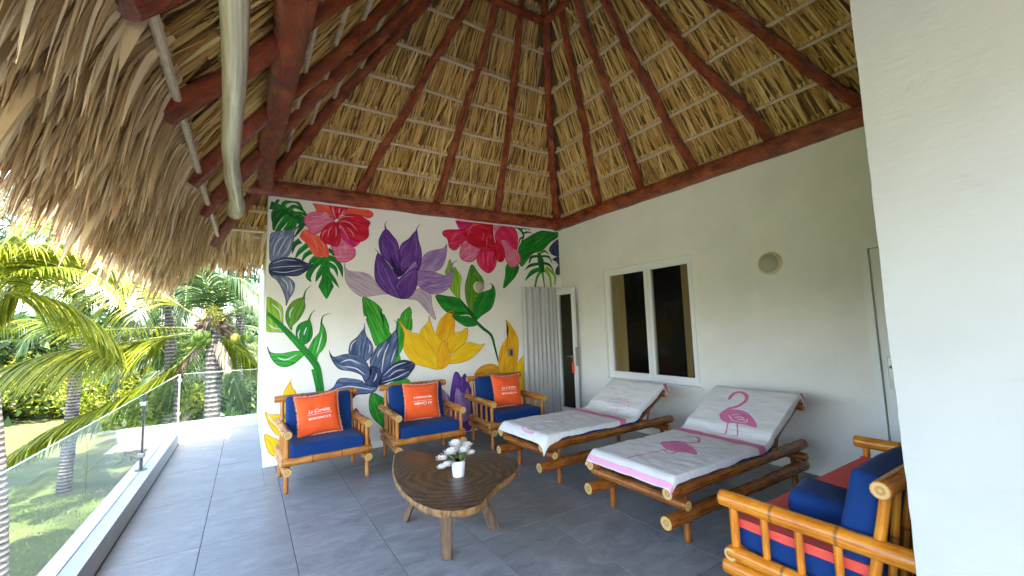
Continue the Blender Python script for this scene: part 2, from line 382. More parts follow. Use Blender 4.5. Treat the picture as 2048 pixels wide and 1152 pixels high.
# rooms behind the openings (dark)
b = MB()
b.box(XS + 0.9, XS + 0.95, 2.4, 5.3, 0, 3.1); b.box(XS + .2, XS + .9, 2.4, 2.45, 0, 3.1); b.box(XS + .2, XS + .9, 5.25, 5.3, 0, 3.1)
b.box(XS + .2, XS + .9, 2.45, 5.25, 0, .02); b.box(XS + .2, XS + .9, 2.45, 5.25, 3.05, 3.1)
b.box(XS + 0.9, XS + 0.95, 0.3, 1.9, 0, 3.1); b.box(XS + .2, XS + .9, 0.3, .35, 0, 3.1); b.box(XS + .2, XS + .9, 1.85, 1.9, 0, 3.1); b.box(XS + .2, XS + .9, .35, 1.85, 3.05, 3.1)
b.box(3.5, 4.8, YM + .95, YM + 1.0, 0, 3.1); b.box(3.5, 3.55, YM + .2, YM + .95, 0, 3.1); b.box(4.75, 4.8, YM + .2, YM + .95, 0, 3.1); b.box(3.55, 4.75, YM + .2, YM + .95, 3.05, 3.1)
b.build('room_interior', M_DARK, kind='structure', label='dark rooms behind the window and doors')

# window
win = empty('window', (XS, WY0, WZ0), label='white framed two-pane window with dark glass in the side wall', cat='window')
def wb(name, y0, y1, z0, z1, x0, x1, m, parent=win, bev=0.004):
    o = boxo(name, x0 - 0, x1, y0, y1, z0, z1, m, None, bev); o.parent = parent; o.matrix_parent_inverse = Matrix.Translation((-XS, -WY0, -WZ0)) if parent == win else Matrix(); return o
fx0, fx1 = XS + 0.045, XS + 0.11
fr = MB()
fr.box(fx0, fx1, WY0 + .001, WY0 + 0.05, WZ0 + .001, WZ1 - .001); fr.box(fx0, fx1, WY1 - 0.05, WY1 - .001, WZ0 + .001, WZ1 - .001)
fr.box(fx0, fx1, WY0 + 0.05, WY1 - 0.05, WZ0 + .001, WZ0 + 0.05); fr.box(fx0, fx1, WY0 + 0.05, WY1 - 0.05, WZ1 - 0.05, WZ1 - .001)
o = fr.build('window_frame', M_TRIM); o.parent = win; o.matrix_parent_inverse = Matrix.Translation((-XS, -WY0, -WZ0))
def sash(y0, y1):
    s = MB(); a0, a1 = fx0 - .012, fx1 - .02; z0, z1 = WZ0 + .045, WZ1 - .045; w = 0.055
    s.box(a0, a1, y0, y0 + w, z0, z1); s.box(a0, a1, y1 - w, y1, z0, z1); s.box(a0, a1, y0 + w, y1 - w, z0, z0 + w); s.box(a0, a1, y0 + w, y1 - w, z1 - w, z1)
    so_ = s.build('sash', M_TRIM); so_.parent = win; so_.matrix_parent_inverse = Matrix.Translation((-XS, -WY0, -WZ0))
    p = boxo('pane', XS + .06, XS + .066, y0 + w, y1 - w, z0 + w, z1 - w, M_WGLASS, so_)
sash(WY0 + .045, 3.885); sash(3.892, WY1 - .045)
o = boxo('window_sill', XS - 0.02, XS + 0.03, WY0 - .02, WY1 + .01, WZ0 - 0.035, WZ0 - .002, M_TRIM, None, .004); o.parent = win; o.matrix_parent_inverse = Matrix.Translation((-XS, -WY0, -WZ0))
# curtains behind the window
M_CURT = m_fabric('beige_curtain', (0.50, 0.38, 0.20), 80, 0.15)
def curtain(name, p0, p1, z0, z1, m, amp=0.02, waves=7, top_round=0, **k):
    b = MB(); n = waves * 8; v = []; uv = []
    p0 = Vector(p0); p1 = Vector(p1); d = (p1 - p0); nrm = Vector((-d.y, d.x, 0)).normalized(); rows = 10
    for j in range(rows + 1):
        z = z0 + (z1 - z0) * j / rows
        for i in range(n + 1):
            s = i / n; w = sin(s * waves * 2 * pi + 2.2 * rn(s * 4, 1.5)) * amp * (0.8 + .9 * rn(s * 5 + 3, j * .25)) + .008 * rn(s * 30, j * .2) 
            q = p0 + d * s + nrm * w; v.append((q.x, q.y, z)); uv.append((s, j / rows))
    b.add(v, [(j * (n + 1) + i, j * (n + 1) + i + 1, (j + 1) * (n + 1) + i + 1, (j + 1) * (n + 1) + i) for j in range(rows) for i in range(n)], uv)
    o = b.build(name, m, smooth=True, **k); return o
curtain('curtain', (XS + .11, 4.36, 0), (XS + .11, 4.66, 0), .72, 2.3, M_CURT, 0.022, 4, label='beige curtain behind the left pane of the window', cat='curtain')
curtain('curtain', (XS + .11, 3.20, 0), (XS + .11, 3.40, 0), .72, 2.3, M_CURT, 0.022, 4, label='beige curtain behind the right pane of the window', cat='curtain')
M_GCURT = m_fabric('grey_curtain', (0.54, 0.53, 0.52), 80, 0.15)
curtain('curtain', (3.80, YM - 0.045, 0), (4.50, YM - 0.045, 0), 0.02, 2.16, M_GCURT, 0.025, 8, label='pale grey pleated curtain beside the narrow glass door in the corner', cat='curtain')

# doors
def door(name, frame_boxes, leaf_boxes, pane, handle, label, cat='door'):
    e = empty(name, (0, 0, 0), label=label, cat=cat)
    b = MB(); [b.box(*q) for q in leaf_boxes]; lf = b.build('leaf', M_TRIM, e)
    if frame_boxes:
        b = MB(); [b.box(*q) for q in frame_boxes]; b.build('door_frame', M_TRIM, e)
    boxo('pane', *pane, M_WGLASS, lf)
    hb = MB()
    for t_ in handle: hb.tube(*t_)
    hb.build('handle', M_STEEL, lf, smooth=True); return e
# narrow door leaf standing open in the corner, in the plane x=4.53
lx = 4.505; y0, y1 = 5.27, 5.70
d1 = door('glass_door', None, [(lx, lx + .045, y0, y0 + .055, .015, 2.13), (lx, lx + .045, y1 - .045, y1, .015, 2.13), (lx, lx + .045, y0 + .055, y1 - .045, 2.03, 2.13), (lx, lx + .045, y0 + .055, y1 - .045, .015, .16)],
     (lx + .018, lx + .026, y0 + .055, y1 - .045, .16, 2.03), [([(lx - .0, y0 + .04, 1.0), (lx - .05, y0 + .04, 1.0)], .011, 8), ([(lx - .05, y0 + .04, 1.0), (lx - .05, y0 + .15, 1.0)], .009, 8)],
     'narrow white framed glass door standing open in the corner')
boxo('lock_plate', lx - .004, lx + .049, y0 - .004, y0 - .0005, .85, 1.15, M_STEEL, d1)
tagb = MB(); tagb.tube([(lx - .03, y0 + .04, .99), (lx - .03, y0 + .04, .90)], .003, 6); tagb.box(lx - .04, lx - .02, y0 + .02, y0 + .06, .74, .90)
tagb.build('key_tag', M_ORNG, label='orange key tag hanging from the handle of the corner door', cat='key tag')
# dark sheet added behind the pane so the glass reads brown
boxo('backing', lx + .046, lx + .05, y0 + .055, y1 - .045, .16, 2.03, mat('door_backing', (.07, .06, .05), .5), d1)
# right-hand door in the side wall
e0, e1 = DY1, DY0
d2 = door('terrace_door', [(XS - .012, XS + .1, DY1 - .055, DY1 - .001, 0.005, DZ1 - .001), (XS - .012, XS + .1, DY0 + .001, DY0 + .05, 0.005, DZ1 - .001), (XS - .012, XS + .1, DY0 + .05, DY1 - .055, DZ1 - .055, DZ1 - .001)],
     [(XS + .02, XS + .065, DY1 - .175, DY1 - .06, .02, DZ1 - .06), (XS + .02, XS + .065, DY0 + .055, DY0 + .16, .02, DZ1 - .06), (XS + .02, XS + .065, DY0 + .16, DY1 - .175, DZ1 - .17, DZ1 - .06), (XS + .02, XS + .065, DY0 + .16, DY1 - .175, .02, .2)],
     (XS + .04, XS + .047, DY0 + .16, DY1 - .175, .2, DZ1 - .17), [([(XS + .02, DY1 - .12, 1.06), (XS - .035, DY1 - .12, 1.06)], .012, 8), ([(XS - .035, DY1 - .125, 1.06), (XS - .035, DY1 - .25, 1.06)], .010, 8)],
     'white framed glass door half hidden at the right of the side wall')
boxo('lock_plate', XS + .012, XS + .0195, DY1 - .145, DY1 - .1, .88, 1.14, M_STEEL, d2, .003)

# lamps and switch
M_LAMP = mat('lamp_diffuser', (0.40, 0.39, 0.31), 0.3); M_LRING = mat('lamp_ring', (0.74, 0.62, 0.38), 0.4)
def wall_lamp(c, nrm, r, label):
    e = empty('wall_lamp', c, label=label, cat='lamp', group='round wall lamps'); n = Vector(nrm)
    b = MB(); b.tube([n * .001, n * .02, n * .035, n * .04], [r, r, r * .95, r * .86], 40, True); b.build('rim', M_LRING, e, smooth=True)
    b = MB(); b.tube([n * .035, n * .05, n * .062, n * .068], [r * .84, r * .80, r * .6, r * .2], 40, True); b.build('diffuser', M_LAMP, e, smooth=True)
wall_lamp((XS, 2.245, 2.08), (-1, 0, 0), .118, 'round lamp on the plain white side wall')
wall_lamp((3.015, YM - .002, 2.145), (0, -1, 0), .09, 'round lamp mounted in the middle of a painted green leaf')
boxo('cover_plate', XS - .004, XS - .0005, 1.74, 1.85, 1.04, 1.155, M_WALL, None, .002, label='faint blank square plate on the side wall between the lamp and the right-hand door', cat='wall plate')
sw_ = empty('light_switch', (3.562, YM, 1.106), label='small metal light switch on the painted yellow petal', cat='switch')
b = MB(); b.box(-.04, .04, -.012, -.001, -.06, .06); b.build('plate', M_STEEL, sw_)
b = MB(); b.box(.0, .025, -.018, -.0125, -.04, .035); b.build('rocker', M_BLACK, sw_)

# ------------------------------------------------------------------ curbs and glass railing
CX, CH = -0.80, 0.165
b = MB(); b.box(-1.0, CX, -1.19, YF, -0.3, CH); cb = b.build('curb', M_CURB, label='long low pale curb carrying the glass railing along the lawn side', cat='curb')
b = MB(); b.box(-1.0, XL - .001, YF, YF + .2, -0.3, CH); b.build('curb', M_CURB, label='short sunlit curb at the far end of the terrace', cat='curb')
b = MB(); b.box(-.903, -.897, -1.19, YF - .02, CH + .0005, CH + .003); b.build('sealant_line', M_BLACK, cb)
boxo('dark_joint', CX + .0005, CX + .006, -1.19, YF, .0005, .006, M_BLACK, cb)  # near-black strip along the foot of the curb
rail = empty('glass_railing', (-.9, 0, CH), label='frameless glass railing on the long curb beside the lawn', cat='railing')
GT = 0.935
def pane(y0, y1):
    b = MB(); b.box(-.005, .005, y0, y1, .004, GT - CH); o = b.build('glass_pane', M_GLASS, rail)
    b = MB(); b.box(-.0055, .0055, y0 + .001, y1 - .001, GT - CH + .0005, GT - CH + .003); b.build('glass_edge', M_GEDGE, o)
def post(parent, x, y, rot=0, m=M_STEELD):
    b = MB(); b.box(x - .013, x + .013, y - .022, y + .022, .006, GT - CH + .0); o = b.build('post', m, parent)
    b = MB(); b.tube([(x, y, .0005), (x, y, .008)], .05, 24); b.build('base_plate', M_STEEL, o, smooth=True)
    for z in (.13, GT - CH - .12):
        b = MB(); b.box(x - .03, x + .03, y - .03, y + .03, z, z + .045); c = b.build('clamp', M_STEEL, o); bevel(c, .006)
for y0, y1 in ((-1.07, 0.9), (0.93, 2.35), (2.37, 4.0), (4.02, 5.80), (5.89, YF - .06)): pane(y0, y1)
for y in (-1.085, .915): post(rail, 0, y)
post(rail, 0, 5.845)
rail2 = empty('glass_railing', (0, YF + .1, CH), label='short glass railing panel on the far curb in front of the palm trunk', cat='railing')
b = MB(); b.box(-.86, XL - .02, -.005, .005, .004, GT - CH); o = b.build('glass_pane', M_GLASS, rail2)
b = MB(); b.box(-.85, XL - .03, -.0055, .0055, GT - CH + .0005, GT - CH + .003); b.build('glass_edge', M_GEDGE, o)
post(rail2, -.9, 0, m=M_STEEL)

# ------------------------------------------------------------------ palapa roof
AP = np.array([2.4, 3.08, 6.08])
BX0, BX1, BY0, BY1, BZ = 0.16, 4.60, 0.41, 5.72, 3.36
roof = empty('palapa_roof', (2.4, 3.08, 3.2), label='tall thatched palapa roof on red varnished log rafters', cat='thatched roof')
RL = Vector((2.4, 3.08, 3.2))
def rv(p): return Vector(p) - RL
def log(name, p, q, r0, r1, wob=0.012, seg=12, n=16, m=None, rj=0.06, seed=None, ends=True, parent=roof):
    rng = random.Random(seed if seed is not None else R.random()); p, q = Vector(p), Vector(q); ph = rng.random() * 50; b = MB(); pts = []; rad = []
    nn = max(6, int((q - p).length / 0.09)) if n is None else n
    for i in range(nn + 1):
        t = i / nn; w = Vector((rn(ph, t * 5), rn(ph + 9, t * 5), rn(ph + 17, t * 5))) * wob * 2 * min(1, 6 * t * (1 - t) + .3)
        pts.append(rv(p.lerp(q, t)) + w); k = 1 + 0.16 * rn(ph + 30, t * 9) + 0.10 * max(0, rn(ph + 40, t * 24)); rad.append((r0 + (r1 - r0) * t) * k)
    b.tube(pts, rad, seg, True, rj=rj, rng=rng); return b.build(name, m or M_LOG, parent, smooth=True)
# eave beams
log('beam', (-0.12, 5.70, 3.275), (4.8, 5.70, 3.275), .10, .10, .012, n=40)
log('beam', (4.585, 6.0, 3.275), (4.585, 0.2, 3.275), .10, .10, .012, n=40)
log('beam', (0.15, 5.62, 3.29), (0.15, -0.6, 3.29), .082, .115, .03, n=50, rj=.05)
log('beam', (-0.3, 0.40, 3.27), (4.8, 0.40, 3.27), .10, .10, .012, n=40)
def slope(axis, base, lat):           # point on a face: returns eave point and its apex line
    return None
hipr = []
def rafter(bx, by, r0=.068, r1=.038, ext=0.56, stop=0.03):
    P = np.array([bx, by, BZ]); d = P - AP
    e = AP + d * (1 + ext_for(d, ext)); q = AP + d * stop
    log('rafter', e, q, r0, r1, .024, n=46, rj=.10)
def ext_for(d, ext):
    h = max(abs(d[0]) / (AP[0] - BX0), abs(d[1]) / (BY1 - AP[1]))
    return ext / (2.24 if abs(d[0]) / 2.24 > abs(d[1]) / 2.65 else 2.65)
for y in (4.50, 3.74, 2.81, 2.10, 1.30): rafter(BX0, y)
for x in (1.23, 2.32, 3.39): rafter(x, BY1, .060, .036)
for y in (4.66, 3.83, 3.0, 2.1, 1.30): rafter(BX1, y, .060, .036)
for x in (1.23, 2.32, 3.39): rafter(x, BY0, .066, .048, .3)
for (x, y) in ((BX0, BY1), (BX1, BY1), (BX0, BY0), (BX1, BY0)): rafter(x, y, .072, .045, .56)
rz = 5.30; tq = (AP[2] - rz) / (AP[2] - BZ)
rc = [AP + (np.array([x, y, BZ]) - AP) * tq - np.array([0, 0, .05]) for x, y in ((BX0, BY0), (BX1, BY0), (BX1, BY1), (BX0, BY1))]
for i in range(4): log('ring_beam', rc[i], rc[(i + 1) % 4], .05, .05, .008, n=12)
log('king_post', AP - np.array([0, 0, 0.9]), AP - np.array([0, 0, .1]), .06, .06, .005, n=8)

# faces: (corner a, corner b) at the eave, apex
UP = 0.055
faces = {'N': ((BX0, BY1), (BX1, BY1)), 'E': ((BX1, BY1), (BX1, BY0)), 'S': ((BX1, BY0), (BX0, BY0)), 'W': ((BX0, BY0), (BX0, BY1))}
batz = [2.80, 3.08, 3.40, 3.67, 3.94, 4.19, 4.47, 4.76, 5.08, 5.38, 5.68]
def face_frame(k):
    a, b_ = [np.array([*c, BZ]) for c in faces[k]]
    lat = (b_ - a) / np.linalg.norm(b_ - a); mid = (a + b_) / 2
    foot = a + lat * np.dot(AP - a, lat); dn = foot - AP; sl_ = np.linalg.norm(dn); dn = dn / sl_
    nr = np.cross(lat, dn); nr = nr if nr[2] > 0 else -nr
    return a, b_, lat, dn, nr, sl_
# (the fringe hangs well past the rafter ends on the west and north sides)
DROP = (AP[2] - BZ)
def fp(k, u, s, off=0.0):
    """u: fraction along the face from hip to hip, s: 1 at the eave line, 0 at the apex, off: metres outward"""
    a, b_, lat, dn, nr, L = face_frame(k)
    e = a + (b_ - a) * u
    return AP + (e - AP) * s + nr * off
FF = {k: face_frame(k) for k in faces}
for k in faces:
    a, b_, lat, dn, nr, L = FF[k]
    zs = batz if k in ('W', 'N') else batz[1:]
    for z in zs:
        s = (AP[2] + UP * nr[2] - .0 - z) / DROP
        p = fp(k, -.0, s, UP - .014); q = fp(k, 1.0, s, UP - .014)
        if s > 1.15 and k == 'E': pass
        log('batten', p, q, .021, .020, .008, seg=7, n=24, m=M_BAT, rj=.08)
# edge batten joining the rafter ends (west, north)
for k in ('W', 'N'):
    s = 1 + .50 / (2.24 if k == 'W' else 2.65)
    log('batten', fp(k, 0, s, .0), fp(k, 1, s, .0), .021, .021, .008, seg=7, n=30, m=M_BAT)

# thatch leaves inside, hanging from batten to batten
def strip(b, p, d, side, nr, L, w, fold, droop=0.0, curl=0.0, n=3, tone=.5, taper=.55, g=None):
    """folded leaf strip: p root, d direction, side lateral, nr normal (upwards)"""
    pts = []; cur = np.array(p, float); dd = np.array(d, float)
    vv = []; uv = []
    for i in range(n + 1):
        t = i / n; ww = w * (1 - (1 - taper) * t) * (.6 if i == 0 else 1)
        if i == n: ww = w * taper * .35
        c = cur + nr * (fold * ww)
        vv += [cur - side * ww / 2, c, cur + side * ww / 2]; uv += [(0, t * L * 2), (.5, t * L * 2), (1, t * L * 2)]
        if g is not None:
            dd = dd + np.array([0, 0, -g]) * (L / n); dd /= np.linalg.norm(dd)
        dd = dd + side * curl * (1 / n); dd /= np.linalg.norm(dd)
        cur = cur + dd * (L / n) - nr * droop / n
    f = []
    for i in range(n):
        o = i * 3; f += [(o, o + 1, o + 4, o + 3), (o + 1, o + 2, o + 5, o + 4)]
    b.add([v - np.array(RL) for v in vv], f, uv, tone)
nrng = np.random.RandomState(5)
b = MB()
for k in faces:
    a, b_, lat, dn, nr, L = FF[k]; W_ = np.linalg.norm(b_ - a)
    zl = [z for z in batz] + [5.95]
    for zi, z in enumerate(zl):
        if k in ('S', 'E') and zi == 0: continue
        s = (AP[2] + UP * nr[2] - z) / DROP
        width = W_ * s
        for layer, (sp, off0) in enumerate(((0.019, .026), (.017, .055))):
            n_ = int(width / sp)
            for i in range(n_):
                u = (i + nrng.rand()) / n_
                tone = min(1, max(0, .5 + nrng.randn() * .22 - layer * .12))
                base = fp(k, u, s, UP + off0 - .012 + nrng.rand() * .03)
                rad_ = (a + (b_ - a) * u) - AP; rad_ /= np.linalg.norm(rad_)
                d = dn * .55 + rad_ * .45 + lat * nrng.randn() * (.045 if nrng.rand() < .82 else .25); d /= np.linalg.norm(d)
                sd = np.cross(nr, d); sd /= np.linalg.norm(sd)
                ang = nrng.randn() * .5; sd2 = sd * cos(ang) + nr * sin(ang)
                strip(b, base - d * (.035 + .03 * nrng.rand()), d, sd2, nr, .44 + .14 * nrng.rand(),  .016 + .018 * nrng.rand(), .35 * (1 if nrng.rand() < .5 else -1),
                      droop=.02 + (.03 * nrng.rand()), curl=nrng.randn() * .05, n=2, tone=tone, taper=1.0)
        # folded leaf knuckles just above the batten
        n_ = int(width / .05)
        for i in range(n_):
            if nrng.rand() < .3: continue
            u = (i + .3 + .4 * nrng.rand()) / n_; c = fp(k, u, s - .035 / L, UP + .004) - np.array(RL)
            w = .008 + .009 * nrng.rand(); h = .016 + .014 * nrng.rand(); q = .012
            vs = [c - lat * w - dn * h - nr * q * .3, c + lat * w - dn * h - nr * q * .3, c + lat * w * .8 + dn * .012 - nr * q * 1.6, c - lat * w * .8 + dn * .012 - nr * q * 1.6, c - lat * w - dn * h + nr * q, c + lat * w - dn * h + nr * q, c + lat * w + dn * .03 + nr * q, c - lat * w + dn * .03 + nr * q]
            b.add(vs, [(0, 1, 2, 3), (4, 5, 1, 0), (1, 5, 6, 2), (0, 3, 7, 4), (3, 2, 6, 7)], None, min(1, .62 + .2 * nrng.rand()))
b.build('thatch', M_TH, roof, kind='stuff')
# thick backing of the thatch
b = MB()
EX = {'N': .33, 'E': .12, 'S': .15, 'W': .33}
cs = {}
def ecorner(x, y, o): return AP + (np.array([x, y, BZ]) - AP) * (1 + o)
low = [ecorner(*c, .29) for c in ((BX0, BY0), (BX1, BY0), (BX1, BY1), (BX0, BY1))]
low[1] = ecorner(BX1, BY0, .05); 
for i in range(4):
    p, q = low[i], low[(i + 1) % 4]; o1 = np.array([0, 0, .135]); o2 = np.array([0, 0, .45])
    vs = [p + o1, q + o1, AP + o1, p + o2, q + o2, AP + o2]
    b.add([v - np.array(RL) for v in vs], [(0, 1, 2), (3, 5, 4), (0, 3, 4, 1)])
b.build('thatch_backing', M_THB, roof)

# hanging fringe: leaves rooted beyond the rafter ends, drooping
def fringe_leaf(b, k, u, s_ext, L, w, tone, off, rng, g=2.2, n=6, org=np.array(RL), spread=.12):
    a, b_, lat, dn, nr, SL = FF[k]
    p = fp(k, u, 1 + s_ext, off)
    e = a + (b_ - a) * u; rad_ = e - AP; rad_ /= np.linalg.norm(rad_)
    d = dn * .5 + rad_ * .5 + lat * rng.randn() * spread + nr * rng.randn() * .05; d /= np.linalg.norm(d)
    sd = np.cross(nr, d); sd /= np.linalg.norm(sd); ang = rng.randn() * .55; sd = sd * cos(ang) + nr * sin(ang)
    vv = []; uv = []; cur = np.array(p, float); dd = d.copy(); fold = .3 * rng.choice([-1, 1]); wob = rng.randn() * .25
    bend = lat * rng.randn() * .25
    for i in range(n + 1):
        t = i / n; ww = w * min(1, .55 + 1.6 * t) * (1 - t ** 2.2) + .003
        vv += [cur - sd * ww / 2 - org, cur + nr * fold * ww - org, cur + sd * ww / 2 - org]; uv += [(0, t * L * 1.5), (.5, t * L * 1.5), (1, t * L * 1.5)]
        st = L / n
        dd = dd + np.array([0, 0, -g]) * st + bend * st; dd /= np.linalg.norm(dd)
        sd = sd + np.cross(dd, sd) * wob * st * 3; sd -= dd * np.dot(sd, dd); sd /= np.linalg.norm(sd)
        cur = cur + dd * st
    f = []
    for i in range(n):
        o = i * 3; f += [(o, o + 1, o + 4, o + 3), (o + 1, o + 2, o + 5, o + 4)]
    b.add(vv, f, uv, tone)
frng = np.random.RandomState(11)
b = MB()
for k, cnt in (('W', 9500), ('N', 4200), ('S', 1200)):
    for _ in range(cnt):
        u = -.01 + 1.02 * frng.rand(); lay = frng.rand()
        SLx = 2.24 if k == 'W' else 2.65
        s_ext = (.44 + .42 * lay) / SLx
        if k == 'S':
            if fp(k, u, 1.2)[0] > 1.9: continue
        off = .03 + .04 * frng.rand() + lay * .03
        pass
        L = (.27 + .36 * frng.rand()) * (1 - .30 * lay) * (.75 if k == 'N' else 1)
        tone = min(1, max(0, .5 + frng.randn() * .24))
        fringe_leaf(b, k, u, s_ext, L, .012 + .048 * frng.rand() ** 2.5, tone, off, frng, g=1.2 + 3.0 * frng.rand())
b.build('thatch_fringe', M_THF, roof, kind='stuff')
# the nearest big leaves, each an object
for i in range(290):
    u = .05 + .93 * frng.rand(); lay = frng.rand()
    b = MB(); s_ext = (.50 + .36 * lay) / 2.24
    fringe_leaf(b, 'W', u, s_ext, (.33 + .40 * frng.rand()) * (1 - .2 * lay), .035 + .055 * frng.rand(), min(1, max(0, .6 + frng.randn() * .2)), .012 + .02 * frng.rand(), frng, g=.4 + 2.6 * frng.rand(), n=7, spread=.26)
    b.build('palm_leaf', M_THF, roof)

# rolled clear plastic rain blind hanging under the rafters
def m_plastic():
    m = mat('clear_plastic_roll', (0.46, 0.43, 0.33), 0.22, 0.6); t = NT(m)
    a = t.noise(3, 4, 0.6, t.coord('UV', (6, .6, 1)), .5); t.color(t.ramp(a, [(0.3, (0.32, 0.26, 0.16)), (0.6, (0.52, 0.46, 0.35)), (0.8, (0.70, 0.65, 0.55))])); t.rough(t.maprange(a, .3, .7, .06, .2)); t.bump(a, .3, .01)
    return m
bl = MB(); p0 = at(470, 430, 1, 5.35); p1 = at(459, -120, 1, 1.35)
pts = []; rad = []
for i in range(33):
    t = i / 32; p = p0 + (p1 - p0) * t; p = p + np.array([.012 * sin(t * 9), 0, -.05 * sin(pi * t)]); pts.append(p); rad.append((.062 - .018 * t) * (1 + .16 * rn(t * 9) - (.45 if i == 0 else 0)) + (.02 if .06 < t < .2 else 0))
bl.tube(pts, rad, 18, True, rj=.05); bl.build('rolled_rain_blind', mat('x') if False else m_plastic(), smooth=True, label='rolled up clear plastic rain blind hanging under the thatched eave', cat='blind')

# ------------------------------------------------------------------ the painted mural (thin paint layers on the end wall)
REG = {'A': (530, 390, 5.2375), 'B': (680, 430, 5.2375), 'C': (870, 430, 6.777), 'D': (520, 560, 5.2375), 'E': (650, 580, 5.235), 'F': (790, 520, 4.115), 'G': (515, 740, 6.4)}
mural = empty('flower_mural', (2.4, YM, 1.6), label='large painted mural of hibiscus, lotus flowers and green leaves on the end wall', cat='mural')
MO = np.array([2.4, YM, 1.6])
def paint(name, col, lo=None, hi=None):
    m = mat('paint_' + name, col, 0.6, 0.25); t = NT(m)
    lo = lo or tuple(c * .55 for c in col); hi = hi or tuple(min(1, c * 1.45 + .03) for c in col)
    s_ = t.noise(1.0, 4, .6, t.coord('UV', (3.5, 42, 1)), .6); b_ = t.noise(3.0, 3, .5, t.coord('UV', (1, 4, 1)))
    f = t.math('ADD', t.math('MULTIPLY', s_, .65), t.math('MULTIPLY', b_, .35))
    t.color(t.ramp(f, [(0.36, lo), (0.5, col), (0.66, hi)])); t.bump(s_, .15, .002); return m
PC = {
 'red': paint('red', (0.58, 0.006, 0.03)), 'crimson': paint('crimson', (0.70, 0.02, 0.10)), 'magenta': paint('magenta', (0.62, 0.02, 0.16)),
 'pink': paint('pink', (0.72, 0.16, 0.29), (0.62, 0.08, 0.20), (0.85, 0.36, 0.48)), 'coral': paint('coral', (0.85, 0.10, 0.05), (0.78, 0.05, 0.03), (0.9, 0.22, 0.14)),
 'green': paint('green', (0.01, 0.20, 0.02), (0.005, 0.09, 0.015), (0.03, 0.34, 0.03)), 'dgreen': paint('dgreen', (0.008, 0.105, 0.018)),
 'bgreen': paint('bgreen', (0.03, 0.33, 0.025), (0.012, 0.2, 0.02), (0.12, 0.48, 0.06)), 'lime': paint('lime', (0.26, 0.46, 0.03), (0.12, 0.32, 0.02), (0.42, 0.6, 0.08)),
 'mgreen': paint('mgreen', (0.09, 0.27, 0.02), (0.04, 0.17, 0.02), (0.2, 0.4, 0.04)),
 'purple': paint('purple', (0.125, 0.04, 0.27), (0.07, 0.02, 0.17), (0.22, 0.10, 0.40)), 'dpurple': paint('dpurple', (0.03, 0.012, 0.09)),
 'lilac': paint('lilac', (0.34, 0.20, 0.46), (0.24, 0.11, 0.36), (0.50, 0.36, 0.60)), 'mauve': paint('mauve', (0.50, 0.40, 0.49), (0.38, 0.26, 0.38), (0.58, 0.50, 0.56)),
 'blue': paint('blue', (0.075, 0.11, 0.22), (0.025, 0.04, 0.11), (0.24, 0.30, 0.44)), 'dblue': paint('dblue', (0.025, 0.035, 0.10), (0.012, 0.015, 0.05), (0.10, 0.13, 0.26)),
 'grey': paint('grey', (0.17, 0.20, 0.32), (0.08, 0.10, 0.19), (0.36, 0.40, 0.52)),
 'yellow': paint('yellow', (0.85, 0.52, 0.01), (0.78, 0.40, 0.008), (0.9, 0.64, 0.03)), 'amber': paint('amber', (0.84, 0.40, 0.008), (0.68, 0.27, 0.01), (0.9, 0.52, 0.02)),
 'orange': paint('orange', (0.66, 0.28, 0.02), (0.45, 0.15, 0.01), (0.82, 0.45, 0.08)),
 'white': paint('white', (0.72, 0.74, 0.80), (0.5, 0.52, 0.62), (0.85, 0.87, 0.9)), 'blush': paint('blush', (0.85, 0.42, 0.46)),
}
DARKER = {k: mat('line_' + k, c, .6, .2) for k, c in dict(green=(.006, .07, .012), purple=(.04, .012, .11), lilac=(.17, .08, .26), mauve=(.33, .22, .34), blue=(.014, .018, .05), yellow=(.66, .32, .01), red=(.40, .008, .03), pink=(.55, .05, .14), none=(0, 0, 0)).items()}
def wp(reg, p):
    x0, y0, s = REG[reg]; q = at(x0 + p[0] / s, y0 + p[1] / s, 1, YM)
    return np.array([min(max(q[0], XL + .002), XS - .004), YM, min(max(q[2], .012), 3.16)])
def ribbon_pts(P, widths, z, mb, tone=.5):
    n = len(P); L = 0; vs = []; uv = []
    for i in range(n):
        a = P[max(i - 1, 0)]; c = P[min(i + 1, n - 1)]; d = c - a; d = d / (np.linalg.norm(d) + 1e-9)
        nn = np.array([-d[2], 0, d[0]]); t = i / (n - 1) * (len(widths) - 1); k = min(int(t), len(widths) - 2); w = widths[k] + (widths[k + 1] - widths[k]) * (t - k)
        if i: L += np.linalg.norm(P[i] - P[i - 1])
        for sgn in (-1, 1):
            q = P[i] + nn * w / 2 * sgn - MO; q[1] = -z; q[0] = min(max(q[0], XL + .002 - MO[0]), XS - .004 - MO[0]); q[2] = min(q[2], 3.16 - MO[2]); vs.append(q); uv.append((L, sgn * w))
    mb.add(vs, [(2 * i, 2 * i + 1, 2 * i + 3, 2 * i + 2) for i in range(n - 1)], uv, tone)
mot = {}
def motif(name, label=None):
    e = bpy.data.objects.new(name, None); link(e, mural)
    if label: e['label'] = label
    return e
